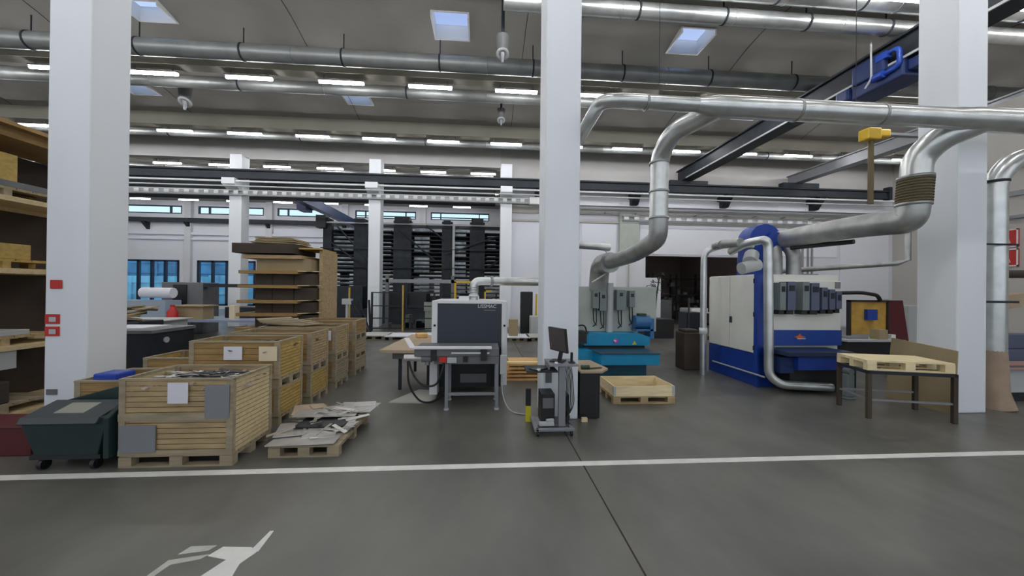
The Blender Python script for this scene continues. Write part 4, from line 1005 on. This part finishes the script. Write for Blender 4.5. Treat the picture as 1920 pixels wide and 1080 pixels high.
# right edge
t = thing('machine_bench', 'grey machine cabinet at the right edge beyond the duct', 'machine', (10.8, 6.6, 0))
MB().box(10.15, 12.0, 6.5, 7.3, .18, .68).build('cabinet', 'lgrey', t, .02)
MB().box(10.2, 12.0, 6.55, 7.3, 0, .18).build('plinth', 'black', t)
MB().box(10.0, 12.1, 6.4, 7.4, .68, .74).build('worktop', 'midgrey', t)
plabel(MB().box(10.0, 12.1, 6.38, 6.4, .66, .7).box(10.0, 12.1, 6.38, 6.4, .74, .82).build('edge_strip', mat('pink_strip', (.45, .25, .22), .6), t), 'pinkish edge strip')
MB().box(10.4, 11.6, 6.7, 7.1, .74, 1.0).box(10.6, 11.4, 6.75, 7.0, 1.0, 1.3).build('tool_head', 'drive', t, .02)
arm = tag(MB().tube([(12.3, 8.2, 2.6), (13.4, 8.2, 2.62)], .1, 12).cyl((12.1, 8.2, 2.6), (12.5, 8.2, 2.6), .24).box(12.2, 12.3, 8.2, 16.3-8, 0, 2.5).build('swivel_arm', 'brown'), 'dark brown swivel arm left of the right frame edge', 'arm')
plabel(MB().prism([(12.5, 2.05), (13.3, 2.15), (13.1, 1.8), (12.75, 1.75)], 'y', 8.1, 8.5).cyl((12.9, 8.25, 2.1), (12.9, 8.25, 2.6), .03, 8).build('lamp_hood', 'ply', arm), 'tan hood')
for k, (z0, z1) in enumerate(((3.58, 4.14), (2.98, 3.53))):
    t = thing('safety_sign', ['upper red safety sign on the right wall', 'lower red safety sign on the right wall'][k], 'sign', (16.25, 10, z0))
    MB().box(16.26, 16.3, 10.12, 10.75, z0, z1).build('board', 'red', t)
    b = MB().box(16.255, 16.26, 10.12, 10.75, z0, z0+.04).box(16.255, 16.26, 10.12, 10.75, z1-.04, z1).box(16.255, 16.26, 10.12, 10.16, z0, z1).box(16.255, 16.26, 10.71, 10.75, z0, z1)
    b.build('border', 'white', t)
    b = MB().prism([(10.28, z0+.12), (10.55, z0+.12), (10.55, z0+.25), (10.45, z0+.42), (10.33, z0+.3)], 'x', 16.25, 16.26)
    b.build('pictogram', mat('sign_pink', (.75, .45, .4), .6), t)

# =================================================================== LEFT RACK
t = thing('pallet_rack', 'tall storage rack of boards and pallets at the left edge', 'rack', (-7.7, 6.6, 0))
X0, X1 = -8.3, -7.2
for y in (5.2, 7.75):
    for x in (X0, X1-.1): MB().box(x, x+.1, y, y+.1, 0, 4.35).build('upright', 'darksteel', t)
LV = [.10, 1.14, 2.32, 3.42]
for z in LV: MB().box(X1-.06, X1+.02, 5.2, 7.85, z-.06, z).box(X0, X0+.06, 5.2, 7.85, z-.06, z).box(X0, X1, 5.3, 7.7, z, z+.02).build('shelf', 'woods', t)
MB().box(X0-.1, X0, 5.2, 7.85, 0, 4.35).build('back_panel', 'brown', t)
tag(MB().box(X0, X1+.05, 5.1, 7.9, 4.5, 4.56).box(X0, X1-.1, 5.1, 7.9, 4.36, 4.5).build('top_board', 'woodb'), 'wide brown board lying across the top of the left rack', 'board')
tag(MB().box(X0+.1, X1-.1, 5.5, 6.35, 3.68, 4.1).build('yellow_box', 'woody', bevel=.01), 'yellowish wooden box on the top shelf of the left rack', 'box')
tag(MB().box(X0+.1, X1-.04, 5.4, 7.2, 3.58, 3.68).build('grey_board', 'midgrey', bevel=.01), 'dark grey slab under the yellowish box on the left rack', 'slab')
def lpal(z, lab, m='wood'):
    t = thing('pallet', lab, 'pallet', (-7.7, 6.2, z), 'pallets on the shelves of the left rack'); pallet_parts(t, X0+.12, X1-.03, 5.45, 6.9, z, m)
lpal(3.44, 'pallet on the top shelf of the left rack', 'woodg'); lpal(2.34, 'pallet on the third shelf of the left rack', 'woody')
lpal(1.16, 'pallet on the second shelf of the left rack', 'wood'); lpal(.12, 'pallet on the lowest shelf of the left rack', 'woodg')
tag(MB().box(X0+.15, X1-.06, 5.5, 6.5, 2.48, 2.72).build('wood_panel_stack', 'woody', bevel=.01), 'yellow wood panels on the third shelf of the left rack', 'panels')
tag(MB().box(X0+.15, X1-.06, 5.5, 6.5, 1.30, 1.38).build('grey_sheet_stack', 'lgrey', bevel=.01), 'grey sheets on the second shelf of the left rack', 'sheets')
tag(MB().box(X1-.1, X1-.02, 5.3, 6.30, .80, 1.07).build('white_panel_board', 'lgrey'), 'pale grey board hanging under the second shelf of the left rack', 'board')
tag(MB().box(X0+.15, X1-.1, 5.4, 6.3, .26, .6).build('dark_crate', 'brown', bevel=.02), 'dark crate on the lowest shelf of the left rack', 'crate')
# signs on left column
t = thing('fire_sign', 'round red sign on the left column', 'sign', (-6.35, 5.92, 2.1))
MB().obox((-6.27, 5.92, 2.10), (.16, .015, .13)).build('board', 'red', t, .03)
for k, (z0, z1) in enumerate(((1.52, 1.66), (1.34, 1.48))):
    t = thing('fire_sign', ['upper red rectangular sign low on the left column', 'lower red rectangular sign low on the left column'][k], 'sign', (-6.3, 5.92, z0))
    MB().box(-6.41, -6.22, 5.915, 5.93, z0, z1).build('board', 'red', t)
    MB().box(-6.35, -6.26, 5.91, 5.915, z0+.03, z1-.04).build('pictogram', 'lgrey', t)
tag(MB().box(-6.38, -6.24, 5.915, 5.93, .48, .56).build('number_plate', 'midgrey'), 'small grey plate near the foot of the left column', 'plate')

# =================================================================== FURTHER LEFT BACKGROUND
t = thing('dark_cabinet', 'dark grey steel cabinet with a sloped top behind the low left crate', 'cabinet', (-8.3, 9.5, 0))
MB().box(-9.1, -7.5, 8.96, 10.2, 0, 1.0).build('body', 'darksteel', t, .01)
MB().box(-9.15, -7.47, 8.93, 10.23, 1.0, 1.08).build('lid', 'midgrey', t, .01)
plabel(MB().cyl((-7.5, 9.35, .82), (-7.47, 9.35, .82), .07).build('badge', 'lgrey', t), 'round pale badge')
tag(MB().box(-8.9, -7.9, 9.2, 10.0, 1.08, 1.11).build('plastic_sheet', 'paper'), 'white sheet lying on the dark cabinet', 'sheet')
tag(MB().box(-10.9, -9.2, 10.6, 11.4, 0, 1.12).build('storage_chest', 'darksteel', bevel=.02), 'dark chest behind the dark cabinet at the left column', 'chest')
b = MB(); rnd = random.Random(21)
for k in range(22): b.obox((rnd.uniform(-10.6, -9.4), rnd.uniform(10.8, 11.3), 1.15+rnd.uniform(.0, .35)), (.4, .3, .03), rnd.uniform(0, 3), rnd.uniform(-.3, .3), rnd.uniform(-.3, .3))
tag(b.build('cardboard_pile', 'card'), 'heap of crumpled cardboard on the dark chest', 'cardboard', kind='stuff')
t = thing('white_foil_roll', 'white roll of foil on a trolley before the far left window', 'roll', (-14, 16.3, 0))
MB().cyl((-14.0, 16.3, 1.80), (-12.8, 16.3, 1.80), .21).build('roll', 'paper', t)
MB().box(-14.6, -12.8, 15.9, 16.7, 1.0, 1.5).box(-14.6, -12.8, 15.9, 16.7, .0, 1.0).build('trolley', mat('pale_bluish', (.35, .42, .5), .6), t)
t = thing('machine_block', 'dark grey machine with a black door in front of the far windows', 'machine', (-12.4, 17.5, 0))
MB().box(-14.0, -12.3, 17.2, 18.2, 0, 2.25).build('body', 'midgrey', t, .02)
MB().box(-13.5, -12.95, 17.15, 17.2, .9, 2.15).build('door', 'black', t)
MB().box(-12.3, -9.6, 17.2, 17.5, 2.05, 2.2).box(-9.7, -9.6, 17.2, 17.5, 0, 2.2).build('gantry', 'black', t)
tag(MB().tube([(-11.65, 14.8, 0), (-11.65, 14.8, 1.1), (-11.65, 14.8, 1.3)], [.17, .17, .06], 14).box(-11.7, -11.6, 14.75, 14.85, 1.3, 1.38).build('red_canister', 'red'), 'red canister standing in front of the dark machine', 'canister')
t = thing('steel_table', 'low table with a blue-white top left of the cardboard tower', 'table', (-11, 15.5, 0))
MB().box(-12.6, -8.6, 14.9, 16.9, .72, .80).build('top', mat('bluish_top', (.30, .36, .5), .5), t)
b = MB()
for x in (-12.5, -8.8):
    for y in (15, 16.7): b.box(x, x+.1, y, y+.1, 0, .72)
b.build('legs', 'grey', t)
tag(MB().box(-11.8, -10.8, 15.1, 15.7, .80, 1.3).box(-11.9, -10.7, 15.0, 15.8, 1.3, 1.35).build('cardboard_box', 'card'), 'cardboard box on the blue-topped table', 'box')
tag(MB().box(-10.6, -8.8, 16.0, 16.8, .8, 1.25).build('black_boxes', 'black', bevel=.03), 'low black boxes on the blue-topped table', 'boxes')
tag(MB().box(-9.9, -9.7, 15.2, 15.5, .8, 1.35).build('white_carton', 'ypaper'), 'upright cream carton on the blue-topped table', 'carton')
tag(MB().box(-11.9, -10.2, 12.6, 13.6, 0, .95).box(-12.0, -10.1, 12.5, 13.7, .95, 1.0).build('storage_chest', 'lgrey', bevel=.02), 'pale grey chest behind the dark cabinet', 'chest')

# cardboard tower
t = thing('board_tower', 'tall tower of brown boards on wooden ledges behind the crates', 'stack', (-6, 11.6, 0))
XA, XB, YA, YC = -6.9, -5.3, 11.0, 12.3
zl = [.5, .93, 1.35, 1.72, 2.15, 2.56]
MB().box(-4.9, -4.8, 11.4, 12.5, 0, 3.2).build('side_panel', 'wood', t)
for k, z in enumerate(zl):
    MB().box(XA-.1+.02*k, XB, YA-.05, YC, z-.09, z).build('ledge_board', 'woodb', t)
    plabel(MB().add([(XB, YA-.05, z-.02), (-4.85, YA+.35, z-.01), (-4.85, YC, z-.01), (XB, YC, z-.02), (XB, YA-.05, z), (-4.85, YA+.35, z+.01), (-4.85, YC, z+.01), (XB, YC, z)], [(0, 3, 2, 1), (4, 5, 6, 7), (0, 1, 5, 4), (1, 2, 6, 5), (2, 3, 7, 6), (3, 0, 4, 7)]).build('ledge_strip', 'woodp', t), 'pale strip at the right of the ledge')
zz = [0]+zl
for k in range(6):
    z0 = zz[k]; z1 = zz[k+1]-.07
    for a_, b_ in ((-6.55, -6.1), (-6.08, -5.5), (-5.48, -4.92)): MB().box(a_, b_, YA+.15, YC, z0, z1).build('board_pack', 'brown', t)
MB().box(-6.5, -5.0, YA+.1, YC, 2.56, 2.9).build('cardboard_pack', 'card', t)
MB().box(-6.8, -5.2, YA-.05, YC, 2.9, 3.0).build('ledge_board', 'wood', t)
MB().prism([(-7.05, 3.05), (-5.4, 3.05), (-5.4, 3.32), (-7.05, 3.32)], 'y', YA-.1, YC).build('large_box', 'brown', t)
b = MB(); rnd = random.Random(2)
for k in range(5): b.obox((-6.1+rnd.uniform(-.1, .1), 11.7, 3.34+.045*k), (1.2-.05*k, 1.0, .03), rnd.uniform(-.1, .1), 0, rnd.uniform(-.02, .02))
b.build('loose_boards', 'card', t)
MB().box(-5.4, -4.8, 11.2, 12.4, 3.2, 3.24).build('top_board', 'woody', t)

# =================================================================== SHEET STORE
t = thing('sheet_metal_store', 'tall dark automated sheet store with many cassettes behind the columns', 'storage tower', (-5, 25, 0))
TW = [(-9.95, -9.45), (-8.1, -7.3), (-5.7, -4.6), (-2.7, -2.05), (-.95, .0)]
sc_ = 25.0/24
for k, (a_, b_) in enumerate(TW):
    MB().box(a_*sc_, b_*sc_, 24.6, 25.0, 0, 6.5).box(a_*sc_, b_*sc_, 27.5, 27.9, 0, 6.3).build('tower_post', 'darksteel', t)
    w0, w1 = (a_+.1)*sc_, (b_-.1)*sc_
    MB().box(w0, w1, 24.4, 25.2, 6.3, 6.75 if k in (2, 4) else 6.55).build('post_cap', 'black', t)
MB().box(-10.6, 1.1, 24.45, 24.55, 6.22, 6.32).build('top_rail', 'lgrey', t)
MB().box(-10.7, -10.1, 24.3, 24.9, 5.9, 6.7).build('drive_head', 'black', t)
b = MB(); c = MB(); n = 0
for k in range(21):
    z = .4+k*.27
    b.box(-10.3, 1.1, 24.9, 27.6, z, z+.07)
    for (a_, b_) in ((-9.4, -8.2), (-7.2, -5.9), (-4.45, -3.5), (-2.0, -1.2), (.15, .7)):
        if (k*7+int(a_*3)) % 5 != 0: c.box(a_*sc_, b_*sc_, 24.85, 27.4, z+.07, z+.13+.05*((k*3+int(a_*5)) % 3))
q = b.build('cassettes', 'darksteel', t); q['kind'] = 'stuff'
q = c.build('sheet_packs', mat('sheet_pack', (.22, .25, .27), .4, .5, var=.5, scale=2.5), t); q['kind'] = 'stuff'
for (x0, z0, x1, z1) in ((-9.4, 6, -7.2, 3.6), (-5.6, 5.9, -3.2, 3.9), (-3.8, 6.2, -2.6, 5.2), (-7.4, 3.2, -9.8, 5.0), (-2.6, 4.3, 0.9, 5.6), (-.2, 3.2, 1.0, 4.0)):
    MB().tube([(x0, 24.4, z0), (x1, 24.4, z1)], .05, 6).build('brace', 'darksteel', t)
b = MB().box(-2.1, -1.95, 24.3, 24.45, 2, 6.2); plabel(b.build('white_post', 'lgrey', t), 'slim pale post')
MB().box(-10.4, .9, 24.3, 24.4, 3.4, 3.46).box(-10.4, .9, 24.3, 24.4, 4.6, 4.66).build('cross_rail', 'darksteel', t)

t = thing('sheet_feeder', 'dark low feeding machine in front of the sheet store behind the mesh fence', 'machine', (-3, 22.5, 0))
MB().box(-6.9, .7, 21.9, 23.9, 0, .9).build('base', 'darksteel', t)
MB().box(-6.5, -3.4, 22.2, 23.7, .9, 1.9).build('housing', 'black', t, .03)
MB().box(-2.9, .5, 22.3, 23.7, .9, 1.55).build('housing', 'darksteel', t, .03)
for x in (-6.6, -4.6, -2.6, -.6): MB().box(x, x+.14, 21.95, 22.1, .9, 2.5).build('post', 'black', t)
MB().box(-6.6, -.46, 21.95, 22.1, 2.4, 2.5).build('cross_rail', 'midgrey', t)
tag(MB().box(-9.3, -7.2, 22.6, 24.0, 0, 2.2).build('machine_cabinet', 'darksteel', bevel=.03), 'dark cabinet in front of the left end of the sheet store', 'cabinet')
# safety fence
t = thing('safety_fence', 'black mesh safety fence with yellow posts before the sheet store', 'fence', (-3, 18.5, 0))
for x in (-5.45, -3.95, -2.45, -.9, .6): MB().box(x-.04, x+.04, 18.46, 18.54, 0, 1.9).build('post', 'black', t)
b = MB()
for z in (.1, .6, 1.2, 1.85): b.box(-5.45, .6, 18.48, 18.52, z, z+.05)
for x_ in range(0, 122): b.box(-5.45+x_*.05, -5.445+x_*.05, 18.495, 18.505, .1, 1.9)
q = b.build('mesh_panel', 'darksteel', t)
tag(MB().box(-6.53, -6.47, 18.4, 18.5, 0, 2.1).build('yellow_post', 'yellow'), 'thin yellow post left of the fence beside the crate row', 'post')
tag(MB().box(-3.98, -3.91, 18.35, 18.44, 0, 2.25).build('yellow_post', 'woody'), 'thin yellow post standing in front of the mesh fence', 'post')
t = thing('gantry_frame', 'grey horizontal beam on posts above the mesh fence', 'frame', (-3, 19, 0))
MB().box(-4.9, -1.4, 18.9, 19.05, 2.38, 2.55).build('beam', 'grey', t)
for x in (-4.85, -1.6): MB().box(x-.08, x+.08, 18.9, 19.05, 0, 2.75).build('post', 'midgrey', t)
t = thing('tubular_gantry', 'yellow tubular frame above the deburring machine', 'frame', (-1, 18, 0))
MB().box(-1.45, -1.35, 18.0, 18.1, 0, 2.45).box(-1.45, -.35, 18.0, 18.1, 2.38, 2.48).box(.0, .08, 18.0, 18.1, 0, 2.05).box(.0, .35, 18.0, 18.1, 1.97, 2.05).build('tubes', 'yellow', t)
rnd = random.Random(31)
b = MB()
for k in range(16):
    x = rnd.uniform(-5.2, 0); h_ = rnd.uniform(.2, .9)
    b.box(x, x+rnd.uniform(.15, .5), 19.2, 20.0, .0, h_)
tag(b.build('machine_parts', 'midgrey'), 'assorted grey machine parts behind the mesh fence', 'machine parts', kind='stuff')
tag(MB().box(-3.05, -2.45, 19.1, 19.18, .95, 1.4).box(-3.0, -2.5, 19.18, 19.3, 0, 1.4).build('control_cabinet', 'green'), 'pale green cabinet behind the mesh fence', 'cabinet')
t = thing('stand', 'grey hand truck leaning beside the second left column', 'hand truck', (-5.8, 17.4, 0))
MB().tube([(-5.9, 17.0, 1.5), (-5.2, 17.2, .0)], .06, 8).tube([(-5.6, 17.0, 1.6), (-5.1, 17.2, .0)], .04, 8).tube([(-5.2, 17.2, 1.55), (-5.15, 17.3, 0)], .05, 8).build('frame', 'darksteel', t)
MB().box(-6.3, -5.9, 16.95, 17.2, 1.35, 1.6).box(-6.15, -6.05, 17.0, 17.1, 0, 1.35).build('plate', 'lgrey', t)
# pallets with sheets in the background
def bgpal(x0, x1, y0, lab, slab, z=0, sheetm='paper'):
    t = thing('pallet', lab, 'pallet', ((x0+x1)/2, y0+.5, z), 'pallets on the floor before the back wall'); pallet_parts(t, x0, x1, y0, y0+1.0, z, 'woodg')
    if slab: tag(MB().box(x0-.15, x1+.12, y0-.1, y0+1.1, z+.14, z+.18).build('white_sheet', sheetm), slab, 'sheet')
bgpal(-4.9, -4.0, 15.4, 'leftmost background pallet right of the crate row', 'white sheet on the leftmost background pallet', sheetm='dfloor')
bgpal(-3.8, -2.6, 15.2, 'background pallet before the mesh fence', 'long white sheet on the pallet before the mesh fence')
bgpal(-2.3, -1.1, 15.3, 'background pallet just left of the deburring machine', 'white sheet on the pallet left of the deburring machine')
bgpal(1.0, 1.75, 14.9, 'background pallet right of the deburring machine', 'white sheet on the pallet right of the deburring machine')
bgpal(1.95, 2.9, 15.0, 'background pallet beside the middle column', 'white sheet on the pallet beside the middle column', sheetm='dfloor')
tag(MB().box(1.05, 1.4, 15.2, 15.6, .18, .85).build('cardboard_box', 'card'), 'brown cardboard box on the pallet right of the deburring machine', 'box')
tag(MB().box(1.75, 2.3, 17.4, 18.0, 0, 2.0).build('machine_cabinet', 'black', bevel=.04), 'black upright cabinet against the white wall beside the middle column', 'cabinet')
tag(MB().box(2.42, 2.5, 17.3, 17.4, 0, 1.9).build('yellow_post', 'yellow'), 'yellow post beside the black cabinet by the middle column', 'post')
tag(MB().box(2.1, 2.9, 16.6, 17.1, 0, .9).build('storage_chest', 'lgrey', bevel=.03), 'pale grey chest behind the white sheets beside the middle column', 'chest')
